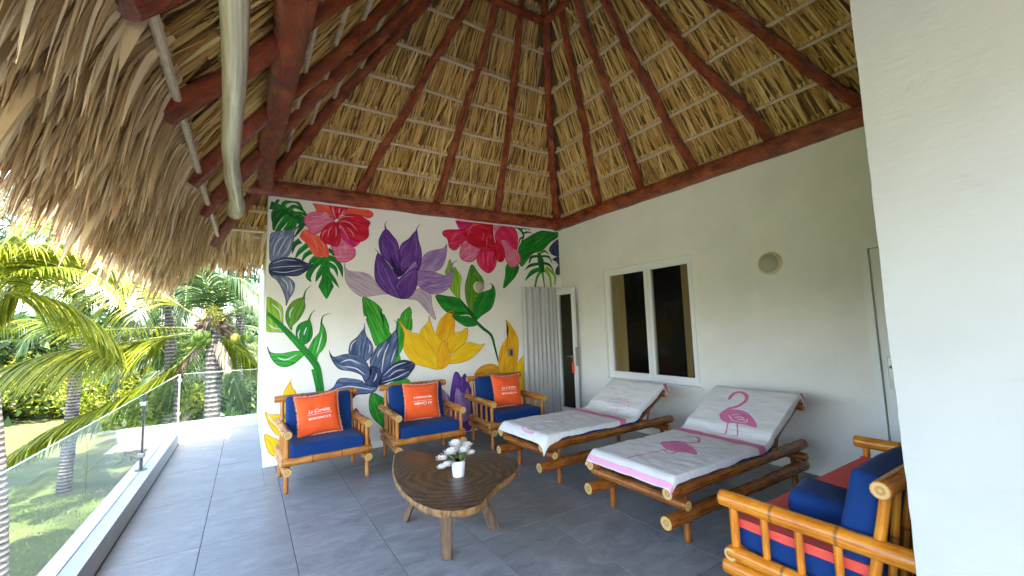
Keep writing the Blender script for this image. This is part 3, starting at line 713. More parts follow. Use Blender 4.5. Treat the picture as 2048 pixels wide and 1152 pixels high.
def petal(reg, col, pts, lay=1, par=None, name='petal', line=None, strokes=(), lw=.012, sub=4, scol='white', sw=.014):
    P = [wp(reg, p) for p in spline(pts, sub, True)]
    A = np.array(P); c = A.mean(0)
    D = A - c; cov = D.T @ D; w_, v_ = np.linalg.eigh(cov); ax = v_[:, 2]; bx = np.array([-ax[2], 0, ax[0]])
    z = .0012 + lay * .0009
    bm = bmesh.new(); uvl = bm.loops.layers.uv.new('UVMap'); vs = [bm.verts.new((p[0] - MO[0], -z, p[2] - MO[2])) for p in P]
    try: f = bm.faces.new(vs)
    except Exception: return
    for lp in f.loops:
        q = np.array([lp.vert.co.x, 0, lp.vert.co.z]) + MO - c; q[1] = 0
        lp[uvl].uv = (float(q @ ax) + lay, float(q @ bx))
    bmesh.ops.triangulate(bm, faces=[f])
    bm.normal_update()
    me = bpy.data.meshes.new(name); bm.to_mesh(me); bm.free(); me.materials.append(PC[col])
    o = link(bpy.data.objects.new(name, me), par)
    if line or strokes:
        b = MB()
        if line:
            Q = P + [P[0]]; ribbon_pts(Q, [lw, lw * .5, lw, lw * .6, lw], z + .0004, b); 
            for m_ in b.m: pass
        ms = [DARKER.get(line or 'none'), PC[scol]]; k0 = len(b.f)
        for s in strokes: ribbon_pts([wp(reg, p) for p in spline(s, 5)], [.002, sw, sw, .002], z + .0006, b)
        b.m = [0] * k0 + [1] * (len(b.f) - k0)
        # lines are merged into the petal's own mesh
        bm = bmesh.new(); bm.from_mesh(o.data); uvl = bm.loops.layers.uv.verify()
        me2 = bpy.data.meshes.new('lines'); me2.from_pydata(b.v, [], b.f); l2 = me2.uv_layers.new(name='UVMap'); l2.data.foreach_set('uv', [c_ for f_ in b.uv for p_ in f_ for c_ in p_]); me2.polygons.foreach_set('material_index', [m_ + 1 for m_ in b.m])
        bm.from_mesh(me2); bm.to_mesh(o.data); bm.free(); bpy.data.meshes.remove(me2)
        for m_ in ms: o.data.materials.append(m_)
    return o
VN = [0]
def vine(reg, col, pts, widths, lay=1, par=None, name='leaf_lobe'):
    VN[0] = (VN[0] + 1) % 12; lay = lay + VN[0] * .07
    s = 1 / REG[reg][2] * 6.3 / 838.0 * 1.06
    b = MB(); ribbon_pts([wp(reg, p) for p in spline(pts, 6)], [w * s for w in widths], .0012 + lay * .0009, b); return b.build(name, PC[col], par)

m1 = motif('monstera_leaf')
vine('A', 'dgreen', [(55, 105), (130, 130), (200, 165), (300, 225), (420, 285), (470, 330)], [70, 60, 70, 90, 70, 10], 3, m1)
for c, p, w in [('green', [(140, 150), (120, 90), (150, 40)], [40, 26, 20]), ('green', [(190, 150), (205, 85), (300, 62), (360, 100), (405, 165)], [44, 34, 30, 24, 2]), ('green', [(240, 170), (300, 122), (380, 150), (440, 210)], [40, 32, 26, 2]), ('green', [(290, 205), (370, 190), (440, 222), (480, 240)], [40, 28, 20, 2]),
                ('dgreen', [(150, 150), (95, 190), (74, 280)], [44, 40, 6]), ('dgreen', [(190, 180), (115, 260), (88, 372)], [50, 52, 8]), ('green', [(250, 215), (190, 290), (120, 385)], [48, 44, 30]), ('green', [(300, 245), (275, 320), (205, 372)], [60, 70, 30]), ('dgreen', [(390, 285), (370, 350), (305, 445)], [60, 34, 6])]: vine('A', c, p, w, 3, m1)
m1 = motif('monstera_leaf')
for c, p, w in [('dgreen', [(370, 480), (310, 520), (282, 618)], [50, 34, 2]), ('green', [(450, 520), (365, 590), (318, 662)], [44, 36, 6]), ('green', [(500, 585), (425, 630), (390, 695)], [44, 34, 6]), ('green', [(560, 640), (490, 690), (458, 735)], [56, 36, 8]),
                ('green', [(615, 645), (635, 740), (640, 860), (640, 960), (645, 1090)], [70, 60, 66, 120, 3]), ('green', [(600, 670), (510, 750), (455, 850), (485, 912)], [62, 46, 46, 3]), ('green', [(620, 740), (565, 830), (530, 912)], [50, 42, 3]),
                ('green', [(620, 650), (730, 680), (790, 760), (812, 865)], [60, 44, 40, 3]), ('green', [(650, 720), (730, 765), (762, 855)], [50, 34, 3]), ('green', [(655, 810), (720, 890), (774, 970)], [46, 34, 3]), ('dgreen', [(660, 570), (700, 600), (725, 635)], [40, 30, 20])]: vine('A', c, p, w, 2, m1)
h = motif('red_hibiscus', 'red, coral and pink hibiscus at the upper left of the mural')
petal('A', 'coral', [(510, 70), (525, 130), (550, 175), (640, 185), (745, 270), (700, 70)], 5, h, line='red', lw=.008)
petal('A', 'coral', [(860, 100), (790, 200), (870, 205), (1000, 218), (1080, 242), (1125, 222), (1128, 190), (1090, 160), (1000, 130)], 5, h, line='red', lw=.008)
petal('A', 'red', [(680, 90), (700, 190), (745, 270), (795, 200), (872, 140), (868, 95)], 6, h, strokes=[[(705, 110), (720, 190), (742, 245)], [(835, 145), (800, 210), (765, 255)], [(780, 130), (778, 170), (774, 200)]], scol='blush')
petal('A', 'pink', [(410, 280), (430, 220), (500, 180), (580, 180), (650, 210), (745, 280), (680, 310), (620, 350), (560, 400), (510, 415), (470, 390), (450, 340)], 7, h, line='pink', strokes=[[(470, 230), (560, 225), (680, 265)], [(440, 290), (560, 280), (700, 280)], [(500, 350), (590, 310), (690, 285)]], scol='blush', sw=.01)
petal('A', 'coral', [(362, 435), (400, 370), (450, 365), (480, 400), (530, 415), (590, 440), (640, 500), (660, 560), (668, 645), (600, 645), (550, 650), (500, 620), (450, 530), (400, 480)], 6, h, strokes=[[(500, 450), (540, 530), (550, 600)], [(590, 480), (620, 550), (630, 610)]], scol='blush', sw=.008)
petal('A', 'pink', [(690, 530), (760, 540), (800, 470), (860, 500), (900, 545), (940, 570), (940, 640), (880, 690), (820, 705), (760, 690), (730, 640), (715, 590)], 5, h, line='pink', strokes=[[(830, 500), (845, 570), (835, 640)], [(770, 560), (790, 610), (790, 660)]], scol='blush', sw=.01)
petal('A', 'magenta', [(790, 340), (850, 400), (920, 470), (995, 490), (965, 530), (920, 550), (880, 520), (800, 460), (780, 400)], 7, h)
petal('A', 'red', [(745, 285), (660, 310), (600, 370), (575, 440), (620, 500), (680, 520), (750, 535), (790, 480), (788, 400), (775, 340)], 8, h, line='red', strokes=[[(650, 360), (610, 400), (600, 440)], [(740, 330), (745, 400), (740, 440)], [(700, 330), (670, 380), (660, 440)]], scol='blush', sw=.009)
petal('A', 'red', [(745, 275), (800, 230), (880, 205), (980, 210), (1050, 250), (1100, 290), (1080, 340), (1082, 430), (1030, 480), (960, 490), (900, 460), (840, 400), (780, 320)], 8, h, line='red', strokes=[[(750, 272), (820, 228), (930, 232)], [(770, 272), (880, 290), (965, 375)], [(780, 310), (830, 380), (880, 470)], [(860, 340), (910, 390), (930, 440)]], scol='blush', sw=.011)
vine('A', 'white', [(735, 285), (750, 265), (765, 255)], [10, 22, 10], 10, h, 'flower_centre')

f = motif('blue_flower', 'half grey blue flower at the left edge of the mural')
petal('A', 'grey', [(50, 660), (55, 430), (110, 385), (200, 370), (290, 360), (375, 308), (310, 380), (300, 460), (280, 560), (240, 640), (160, 680), (80, 700)], 5, f, line='blue', lw=.007, strokes=[[(90, 640), (110, 520), (200, 420)], [(130, 650), (170, 540), (250, 420)], [(170, 650), (240, 560), (275, 460)]], sw=.01)
petal('A', 'grey', [(60, 840), (200, 850), (270, 880), (310, 930), (300, 1010), (250, 1090), (220, 1160), (215, 1090), (180, 990), (130, 900)], 5, f, line='blue', lw=.007, strokes=[[(170, 870), (230, 930), (240, 1020)], [(250, 890), (280, 960), (265, 1040)]], sw=.01)
petal('A', 'dblue', [(50, 720), (150, 670), (250, 655), (350, 670), (430, 710), (505, 738), (440, 790), (350, 845), (250, 850), (130, 840), (50, 830)], 6, f, line='blue', lw=.007, strokes=[[(80, 720), (200, 680), (330, 690)], [(80, 760), (230, 750), (400, 745)], [(80, 800), (220, 810), (400, 770)]], sw=.008)
f = motif('purple_flower', 'purple lotus in the middle of the mural')
petal('B', 'mauve', [(45, 505), (60, 560), (110, 590), (230, 600), (310, 630), (370, 690), (430, 760), (520, 822), (440, 830), (320, 850), (220, 855), (120, 780), (60, 690), (50, 600)], 2, f, line='mauve', lw=.008)
petal('B', 'lilac', [(1115, 308), (1080, 350), (960, 375), (890, 410), (850, 480), (812, 585), (900, 590), (1000, 590), (1070, 540), (1110, 430)], 4, f, line='lilac', lw=.008)
petal('B', 'mauve', [(700, 870), (800, 780), (880, 780), (950, 830), (962, 950), (1002, 1095), (930, 1030), (870, 960), (800, 890)], 4, f, line='lilac', lw=.008, strokes=[[(780, 830), (860, 870), (930, 960)], [(830, 800), (900, 850), (945, 950)]], scol='lilac', sw=.008)
petal('B', 'lilac', [(1165, 530), (1150, 600), (1090, 630), (990, 600), (880, 595), (800, 610), (800, 720), (900, 800), (980, 830), (1070, 810), (1150, 750), (1178, 650)], 5, f, line='lilac', lw=.008, strokes=[[(830, 640), (950, 660), (1100, 660)], [(850, 690), (970, 720), (1130, 690)], [(900, 740), (1000, 770), (1100, 740)]], scol='purple', sw=.007)
vine('B', 'lilac', [(1170, 560), (1185, 500), (1235, 480)], [26, 12, 2], 5, f, 'petal_tip')
petal('B', 'purple', [(480, 150), (420, 230), (405, 300), (430, 410), (500, 490), (560, 560), (620, 620), (625, 420), (600, 290), (550, 220)], 5, f, line='purple', strokes=[[(520, 260), (580, 330), (590, 400)], [(450, 280), (450, 380), (500, 460)]], scol='lilac', sw=.008)
petal('B', 'purple', [(797, 170), (720, 250), (640, 310), (620, 420), (630, 560), (650, 600), (760, 540), (815, 590), (850, 480), (852, 380), (820, 270)], 6, f, line='purple', strokes=[[(720, 280), (650, 360), (645, 430)], [(790, 240), (800, 330), (790, 430)]], scol='lilac', sw=.01)
petal('B', 'lilac', [(800, 570), (790, 490), (740, 530), (690, 610), (740, 600)], 7, f)
petal('B', 'dpurple', [(530, 430), (540, 530), (600, 650), (680, 610), (715, 540), (650, 590), (630, 530), (600, 560)], 8, f)
petal('B', 'purple', [(400, 405), (370, 480), (360, 580), (370, 680), (430, 770), (530, 840), (662, 877), (600, 800), (610, 680), (560, 590), (480, 490)], 9, f, line='purple', strokes=[[(390, 500), (410, 620), (470, 720)], [(430, 500), (500, 640), (540, 760)]], scol='lilac', sw=.009)
petal('B', 'purple', [(800, 560), (770, 560), (690, 610), (610, 680), (578, 740), (600, 810), (662, 877), (740, 850), (800, 740)], 10, f, line='purple', strokes=[[(640, 690), (600, 740), (600, 790)], [(770, 590), (690, 640), (630, 700)]], scol='lilac', sw=.01)
for p in ([(492, 62), (470, 100), (480, 165)], [(842, 95), (805, 140), (797, 190)], [(362, 355), (395, 390), (405, 440)]): vine('B', 'purple', p, [2, 8, 22], 6, f, 'petal_tip')

h = motif('crimson_hibiscus', 'crimson hibiscus at the upper right of the mural')
petal('C', 'magenta', [(295, 50), (300, 140), (340, 190), (500, 190), (600, 60)], 4, h, strokes=[[(330, 90), (430, 80), (520, 90)]], scol='blush', sw=.006)
petal('C', 'pink', [(780, 80), (740, 200), (780, 290), (880, 190), (960, 100)], 5, h)
petal('C', 'crimson', [(420, 190), (300, 200), (180, 200), (110, 220), (105, 270), (170, 330), (190, 430), (250, 478), (310, 450), (370, 370), (450, 300)], 5, h, line='red', strokes=[[(220, 340), (260, 290), (320, 250)]], scol='blush', sw=.007)
petal('C', 'pink', [(380, 360), (340, 480), (340, 580), (430, 635), (520, 620), (600, 530), (640, 450), (560, 380), (450, 330)], 5, h, line='red', strokes=[[(410, 420), (410, 520), (440, 590)], [(480, 410), (470, 500), (480, 580)], [(560, 440), (540, 520), (510, 580)]], scol='blush', sw=.008)
petal('C', 'crimson', [(600, 500), (565, 600), (600, 700), (710, 788), (790, 740), (830, 640), (820, 500), (760, 440), (650, 440)], 6, h, line='red', strokes=[[(650, 500), (650, 590), (660, 660)], [(720, 510), (710, 610), (720, 690)]], scol='blush', sw=.007)
petal('C', 'red', [(810, 460), (830, 590), (870, 642), (940, 600), (960, 400)], 6, h)
petal('C', 'red', [(600, 60), (450, 140), (400, 200), (380, 300), (480, 400), (600, 460), (720, 490), (830, 490), (900, 400), (820, 280), (760, 200), (790, 80)], 7, h, strokes=[[(660, 250), (650, 310), (640, 340)], [(540, 110), (480, 180), (440, 280)], [(600, 120), (500, 150), (420, 210)], [(700, 300), (700, 380), (690, 430)]], scol='blush', sw=.006)
petal('C', 'crimson', [(810, 290), (900, 160), (990, 145), (1070, 180), (1110, 260), (1118, 370), (1100, 480), (1000, 480), (880, 400)], 8, h, line='red')
petal('C', 'pink', [(880, 350), (960, 340), (1040, 440), (1120, 500), (1160, 600), (1140, 660), (1040, 718), (980, 660), (950, 580), (930, 470)], 9, h, line='red', strokes=[[(970, 400), (1010, 500), (1030, 620)], [(1050, 500), (1080, 570), (1080, 630)]], scol='blush', sw=.008)
vine('C', 'blush', [(790, 200), (800, 290), (812, 380)], [14, 20, 10], 10, h, 'stamen')
l = motif('banana_leaf')
petal('C', 'green', [(1125, 490), (1160, 390), (1260, 300), (1450, 205), (1550, 180), (1665, 190), (1665, 290), (1560, 370), (1450, 480), (1330, 520), (1260, 600), (1170, 700), (1140, 590)], 3, l, 'leaf', line='green', strokes=[[(1180, 560), (1260, 430), (1420, 340), (1580, 230)]], scol='bgreen', sw=.012)
petal('C', 'green', [(965, 680), (950, 830), (925, 995), (1050, 880), (1110, 790), (1135, 700), (1060, 670)], 3, l, 'leaf', line='green', lw=.008)
l = motif('monstera_leaf')
for p, w in [([(1075, 150), (1150, 195), (1200, 280), (1165, 390)], [30, 40, 30, 10]), ([(1150, 200), (1220, 175), (1305, 212)], [30, 30, 3]), ([(1180, 260), (1250, 232), (1325, 252)], [30, 28, 3]), ([(1190, 300), (1150, 330), (1130, 420)], [26, 24, 4])]: vine('C', 'dgreen', p, w, 1, l)
l = motif('monstera_leaf')
for c, p, w in [('dgreen', [(1400, 510), (1430, 620), (1450, 780)], [40, 110, 90]), ('dgreen', [(1420, 560), (1310, 570), (1275, 655)], [36, 40, 20]), ('dgreen', [(1410, 660), (1290, 685), (1215, 745)], [44, 46, 3]), ('green', [(1420, 730), (1310, 780), (1218, 890)], [60, 70, 6]), ('dgreen', [(1440, 560), (1540, 570), (1590, 665)], [30, 34, 4]), ('dgreen', [(1460, 650), (1550, 680), (1612, 775)], [44, 40, 4]),
                ('mgreen', [(1400, 540), (1480, 490), (1545, 540)], [20, 40, 4]), ('mgreen', [(1430, 760), (1380, 850), (1350, 1000)], [50, 40, 30]), ('mgreen', [(1450, 770), (1470, 880), (1482, 990)], [50, 26, 20]), ('lime', [(1480, 740), (1550, 830), (1570, 980)], [60, 44, 30]), ('lime', [(1500, 710), (1620, 820), (1620, 950)], [60, 46, 20])]: vine('C', c, p, w, 4, l)
f = motif('dark_flower')
for p in ([(1668, 330), (1580, 400), (1545, 480), (1600, 545), (1690, 555), (1700, 400)], [(1590, 600), (1650, 640), (1700, 710), (1700, 570)], [(1640, 730), (1635, 800), (1700, 800), (1700, 660)]): petal('C', 'dblue', p, 2, f, line='blue', lw=.006, strokes=[[(p[0][0], p[0][1] + 30), (p[1][0] + 40, p[1][1] + 40), (p[2][0] + 60, p[2][1] + 10)]], scol='grey', sw=.006)

br = motif('leafy_branch')
petal('D', 'lime', [(70, 185), (160, 220), (230, 280), (243, 370), (240, 450), (258, 540), (180, 545), (60, 525), (75, 350)], 2, br, 'leaf', line='green', lw=.006, strokes=[[(120, 250), (200, 320), (222, 430)], [(85, 460), (140, 500), (220, 515)]])
petal('D', 'mgreen', [(458, 183), (350, 220), (280, 310), (270, 420), (328, 525), (340, 480), (410, 410), (470, 300), (467, 220)], 3, br, 'leaf', line='green', lw=.007, strokes=[[(350, 280), (315, 340), (315, 400)]])
petal('D', 'green', [(503, 422), (400, 470), (375, 560), (400, 665), (440, 685), (520, 640), (550, 560), (532, 450)], 3, br, 'leaf', line='green', lw=.007, strokes=[[(420, 520), (400, 570), (412, 620)], [(490, 490), (470, 540), (460, 580)]])
petal('D', 'bgreen', [(642, 455), (620, 550), (560, 620), (505, 730), (530, 800), (582, 860), (612, 780), (670, 710), (697, 620), (682, 520)], 3, br, 'leaf', line='green', lw=.008, strokes=[[(650, 560), (620, 680), (590, 770)]])
petal('D', 'bgreen', [(78, 700), (110, 760), (230, 770), (370, 745), (475, 760), (420, 820), (340, 885), (250, 910), (170, 880), (110, 800)], 3, br, 'leaf', line='green', lw=.01, strokes=[[(180, 810), (270, 835), (390, 780)]])
vine('D', 'green', [(80, 345), (200, 460), (300, 560), (420, 690), (520, 800), (590, 900), (615, 1000), (628, 1150)], [20, 35, 45, 52, 55, 52, 52, 64], 4, br, 'stem')
vine('G', 'green', [(735, -20), (775, 140), (800, 280), (800, 600)], [70, 74, 74, 70], 4, br, 'stem')
for p in ([(542, 55), (480, 110), (455, 200)], [(580, 310), (540, 350), (503, 435)], [(748, 348), (660, 380), (640, 470)]): vine('D', 'green', p, [2, 8, 18], 3, br, 'leaf_tip')
petal('G', 'bgreen', [(1450, 305), (1430, 480), (1470, 600), (1560, 690), (1660, 740), (1680, 450), (1560, 330)], 3, br, 'leaf', line='green')
l = motif('banana_leaf')
petal('E', 'bgreen', [(400, 72), (395, 150), (408, 268), (445, 270), (430, 312), (470, 420), (510, 540), (550, 592), (640, 540), (695, 468), (670, 440), (670, 380), (620, 258), (585, 245), (595, 205), (520, 130)], 2, l, 'leaf', sub=2, line='green', lw=.008, strokes=[[(440, 130), (520, 250), (590, 420)]], scol='lime', sw=.008)
petal('E', 'bgreen', [(882, 176), (800, 250), (785, 300), (760, 300), (750, 420), (760, 660), (790, 650), (825, 560), (830, 400), (905, 430), (912, 315), (890, 265), (908, 240)], 2, l, 'leaf', sub=2, line='green', lw=.008, strokes=[[(840, 260), (850, 330), (840, 400)]], scol='lime', sw=.008)
petal('E', 'bgreen', [(640, 850), (700, 790), (790, 740), (770, 660), (700, 620)], 1, l, 'leaf')
petal('E', 'bgreen', [(650, 1010), (760, 940), (860, 925), (900, 1000), (800, 1100)], 1, l, 'leaf')
f = motif('blue_flower', 'dark blue flower at the bottom middle of the mural')
petal('E', 'blue', [(405, 412), (340, 490), (262, 560), (250, 665), (300, 675), (430, 740), (500, 640), (490, 560), (430, 480)], 3, f, line='blue', lw=.01, strokes=[[(330, 520), (280, 570), (268, 640)], [(460, 560), (470, 610), (455, 660)]], sw=.012)
petal('E', 'blue', [(50, 665), (90, 705), (200, 675), (320, 675), (420, 740), (470, 850), (480, 925), (420, 960), (380, 890), (280, 850), (160, 830), (90, 760)], 5, f, line='blue', strokes=[[(160, 760), (260, 730), (370, 775)], [(180, 800), (320, 820), (415, 890)]], sw=.015)
petal('E', 'blue', [(30, 1062), (90, 1020), (150, 930), (280, 930), (380, 950), (440, 1000), (540, 1010), (520, 1060), (430, 1085), (330, 1095), (270, 1155), (310, 1070), (180, 1045)], 4, f, line='blue', strokes=[[(80, 1050), (230, 1010), (350, 1020), (500, 1045)]], sw=.015)
petal('E', 'blue', [(745, 425), (660, 510), (550, 590), (480, 700), (478, 790), (560, 840), (598, 890), (690, 800), (755, 680), (762, 540)], 5, f, line='blue', strokes=[[(670, 560), (620, 680), (590, 870)], [(600, 600), (560, 660), (548, 710)], [(735, 620), (710, 700), (690, 760)]], sw=.016)
petal('E', 'dblue', [(470, 800), (560, 820), (592, 900), (560, 1010), (425, 990), (440, 940), (485, 870)], 6, f, line='blue', strokes=[[(540, 870), (530, 920), (505, 960)]], sw=.014)
petal('E', 'dblue', [(940, 780), (860, 738), (780, 740), (680, 800), (600, 880), (568, 995), (680, 960), (830, 930), (900, 860)], 6, f, line='blue', strokes=[[(610, 900), (720, 800), (850, 755)], [(660, 915), (740, 850), (835, 832)], [(590, 970), (740, 920), (880, 850)]], sw=.014)
for p in ([(410, 345), (412, 390), (402, 440)], [(42, 625), (55, 680), (95, 720)], [(722, 312), (752, 350), (745, 450)]): vine('E', 'blue', p, [2, 10, 26], 5, f, 'petal_tip')

br = motif('leafy_branch')
petal('F', 'lime', [(485, 60), (447, 180), (460, 250), (510, 310), (532, 325), (535, 230), (545, 140), (512, 90)], 2, br, 'leaf', line='green', lw=.006)
petal('F', 'lime', [(452, -5), (430, 50), (412, 112), (475, 95)], 2, br, 'leaf', line='green', lw=.006)
petal('F', 'mgreen', [(630, 40), (595, 140), (575, 230), (590, 350), (642, 445), (662, 330), (720, 260), (727, 170), (680, 100)], 3, br, 'leaf', line='green', strokes=[[(640, 90), (690, 150), (705, 210)]], scol='lime')
petal('F', 'green', [(797, 200), (790, 240), (700, 280), (652, 380), (655, 495), (720, 450), (790, 400), (822, 310), (820, 240)], 4, br, 'leaf', line='green', strokes=[[(720, 330), (700, 370), (690, 420)], [(780, 300), (760, 350), (735, 385)]], scol='bgreen', sw=.012)
petal('F', 'green', [(335, 292), (370, 370), (420, 425), (480, 440), (560, 430), (645, 455), (560, 350), (500, 310), (440, 300)], 4, br, 'leaf', line='green', strokes=[[(400, 340), (460, 390), (560, 410)]], scol='bgreen')
petal('F', 'green', [(470, 452), (520, 510), (590, 547), (675, 530), (645, 450), (560, 435)], 5, br, 'leaf', line='green', strokes=[[(530, 460), (600, 455), (635, 480)]])
vine('F', 'dgreen', [(525, 315), (600, 410), (660, 500), (720, 560), (790, 620), (820, 720), (850, 840)], [14, 20, 26, 24, 22, 18, 12], 6, br, 'stem')
vine('F', 'green', [(772, 190), (800, 205), (797, 250)], [2, 8, 20], 4, br, 'leaf_tip')
f = motif('yellow_flower', 'yellow lotus in the middle of the mural')
petal('F', 'amber', [(472, 418), (380, 480), (345, 560), (340, 620), (380, 680), (420, 660), (480, 600), (490, 500)], 4, f, line='yellow')
petal('F', 'yellow', [(278, 460), (272, 510), (210, 580), (205, 680), (280, 740), (340, 800), (370, 880), (410, 780), (380, 660), (330, 600), (300, 540)], 5, f, line='yellow')
petal('F', 'yellow', [(592, 558), (540, 590), (480, 600), (430, 650), (440, 770), (500, 740), (580, 670), (597, 600)], 5, f, line='yellow')
petal('F', 'yellow', [(738, 690), (700, 700), (600, 675), (530, 720), (450, 800), (430, 852), (560, 840), (650, 790)], 6, f, line='yellow')
petal('F', 'yellow', [(35, 505), (75, 600), (70, 720), (100, 790), (160, 850), (260, 880), (370, 895), (330, 760), (210, 620), (140, 600), (90, 570)], 7, f, line='yellow', strokes=[[(120, 680), (190, 780), (290, 850)]], scol='amber')
petal('F', 'amber', [(400, 660), (350, 740), (345, 850), (380, 896), (440, 850), (452, 770), (430, 700)], 8, f, line='yellow')
f = motif('yellow_flower', 'orange yellow flower at the bottom right of the mural')
petal('F', 'yellow', [(1060, 790), (990, 880), (960, 1000), (960, 1200), (1057, 1200), (1060, 900)], 4, f, line='yellow')
petal('F', 'orange', [(655, 950), (700, 880), (790, 855), (850, 880), (890, 950), (760, 960)], 5, f, line='yellow', strokes=[[(690, 930), (760, 880), (850, 910)]], scol='amber')
petal('F', 'amber', [(912, 496), (935, 570), (920, 640), (870, 720), (850, 850), (880, 980), (950, 980), (1000, 850), (1015, 700), (1000, 620), (960, 550)], 6, f, line='yellow', strokes=[[(945, 620), (900, 740), (890, 900)], [(980, 660), (970, 780), (940, 930)]], scol='orange', sw=.008)
f = motif('purple_tulip')
petal('F', 'lilac', [(340, 1060), (400, 1075), (470, 1180), (470, 1400), (340, 1300)], 2, f, line='purple')
petal('F', 'purple', [(490, 930), (520, 930), (545, 965), (575, 935), (600, 1000), (640, 1150), (620, 1400), (480, 1400), (455, 1150), (465, 1040)], 3, f, line='purple')
petal('F', 'lilac', [(500, 1060), (560, 1100), (600, 1060), (620, 1300), (500, 1300)], 4, f)
f = motif('yellow_flower', 'small yellow flower at the bottom left of the mural')
petal('G', 'yellow', [(415, 165), (350, 260), (310, 400), (310, 520), (370, 620), (480, 400), (490, 290), (440, 230)], 3, f, line='yellow')
petal('G', 'yellow', [(100, 540), (150, 572), (330, 570), (400, 620), (400, 780), (260, 835), (150, 700)], 3, f, line='yellow', strokes=[[(130, 570), (200, 670), (290, 760)]], sw=.01)
petal('G', 'yellow', [(90, 825), (180, 860), (290, 920), (250, 1095), (160, 1070), (108, 960)], 3, f, line='yellow')
vine('G', 'yellow', [(445, 90), (425, 130), (412, 190)], [2, 8, 30], 3, f, 'petal_tip')
f = motif('magenta_flower')
petal('G', 'crimson', [(1240, 510), (1310, 560), (1440, 900), (1400, 1000), (1280, 800)], 2, f, line='red')

# ------------------------------------------------------------------ furniture
BM = [M_BAM]
def bam(name, pts, r, parent, endm=True, seg=14, wob=.0, **k):
    """a bamboo pole with swollen nodes and pale cut ends"""
    P = [Vector(p) for p in pts]; q = []; rad = []
    L = sum((P[i + 1] - P[i]).length for i in range(len(P) - 1)); n = max(4, int(L / .03)); off = R.random() * .2
    r0, r1 = r if isinstance(r, tuple) else (r, r)
    for i in range(n + 1):
        t = i / n; s_ = t * (len(P) - 1); j = min(int(s_), len(P) - 2); c = P[j].lerp(P[j + 1], s_ - j)
        ph = ((t * L + .27 * .0) / .27) % 1.0; nd = max(0, 1 - abs(ph - 0.0) / .12) + max(0, 1 - abs(ph - 1.0) / .12)
        ed = .88 if i in (0, n) else 1
        q.append(c); rad.append((r0 + (r1 - r0) * t) * (1 + .07 * nd) * ed)
        if i == 0: q.append(c + (P[1] - P[0]).normalized() * .006); rad.append(r0)
        if i == n: q.insert(-1, c - (P[-1] - P[-2]).normalized() * .006); rad.insert(-1, r1)
    b = MB(); b.tube(q, rad, seg, True, 0, 1); return b.build(name, [BM[0], M_BEND], parent, smooth=True, **k)
def cushion(name, size, m, parent, loc=(0, 0, 0), rot=(0, 0, 0), rnd=.035, puff=.012, seed=0, pinch=0.0, label=None):
    sx, sy, sz = size; bm = bmesh.new(); bmesh.ops.create_cube(bm, size=1.0)
    for v in bm.verts: v.co.x *= sx; v.co.y *= sy; v.co.z *= sz
    bmesh.ops.bevel(bm, geom=list(bm.edges), offset=rnd, segments=4, affect='EDGES', profile=.6)
    bmesh.ops.subdivide_edges(bm, edges=[e for e in bm.edges if e.calc_length() > .12], cuts=7, use_grid_fill=True)
    for v in bm.verts:
        x, y, z = v.co.x / sx * 2, v.co.y / sy * 2, v.co.z / sz * 2
        v.co.z += (puff * (1 - x ** 4) * (1 - y ** 4)) * (1 if z > 0 else -1) * min(1, abs(z)); 
        w = .007 * rn(v.co.x * 7 + seed, v.co.y * 7, v.co.z * 9) + .003 * rn(v.co.x * 21 + seed, v.co.y * 16, v.co.z * 19); v.co.z += w; v.co.y += w * .6
    me = bpy.data.meshes.new(name); bm.to_mesh(me); bm.free(); me.materials.append(m); me.polygons.foreach_set('use_smooth', [True] * len(me.polygons))
    o = link(bpy.data.objects.new(name, me), parent); o.location = loc; o.rotation_euler = rot
    if label: o['label'] = label
    # piping seam
    b = MB()
    for zz in (sz / 2 - rnd * .35,):
        q = []; a, c = sx / 2 - rnd * .3, sy / 2 - rnd * .3
        for k in range(49):
            th = 2 * pi * k / 48; q.append((max(-a, min(a, 1.3 * a * cos(th))), max(-c, min(c, 1.3 * c * sin(th))), zz))
        b.tube(q, .0035, 5, False)
    pp = b.build('piping', m, o, smooth=True)
    return o
def armchair(name, w, label, cat, slats_side=4, group=None, backcush=True):
    """front faces -y; w = distance between the legs; origin on the floor at the front centre"""
    e = empty(name, (0, 0, 0)); e['category'] = cat
    if group: e['group'] = group
    h = w / 2
    for s in (-1, 1):
        bam('leg', [(s * h, 0, 0), (s * h, 0, .20)], .021, e); bam('leg', [(s * h, .60, 0), (s * h, .60, .20)], .021, e)
        bam('side_rail', [(s * h, -.065, .205), (s * h, .68, .205)], .042, e); bam('side_rail', [(s * (h + .012), -.03, .288), (s * (h + .012), .68, .288)], .036, e)
        bam('armrest', [(s * h, -.065, .548), (s * h, .80, .548)], .042, e)
        bam('arm_post', [(s * h, 0, .29), (s * h, 0, .53)], .022, e)
        for k in range(1, slats_side): bam('spindle', [(s * h, .62 * k / slats_side, .30), (s * h, .62 * k / slats_side, .53)], .017, e)
        bam('back_post', [(s * (h - .01), .56, .30), (s * (h - .02), .655, .80)], .021, e)
    bam('front_rail', [(-h - .045, -.01, .285), (h + .045, -.01, .285)], .037, e); bam('rear_rail', [(-h - .03, .60, .30), (h + .03, .60, .30)], .034, e)
    bam('top_rail', [(-h - .055, .655, .805), (h + .055, .655, .805)], .037, e)
    nb = int(w / .13)
    for k in range(1, nb): x = -h + w * k / nb; bam('back_slat', [(x, .59, .30), (x, .655, .79)], .016, e)
    for k in range(5): bam('seat_slat', [(-h + .02, .06 + .12 * k, .268), (h - .02, .06 + .12 * k, .268)], .014, e)
    return e
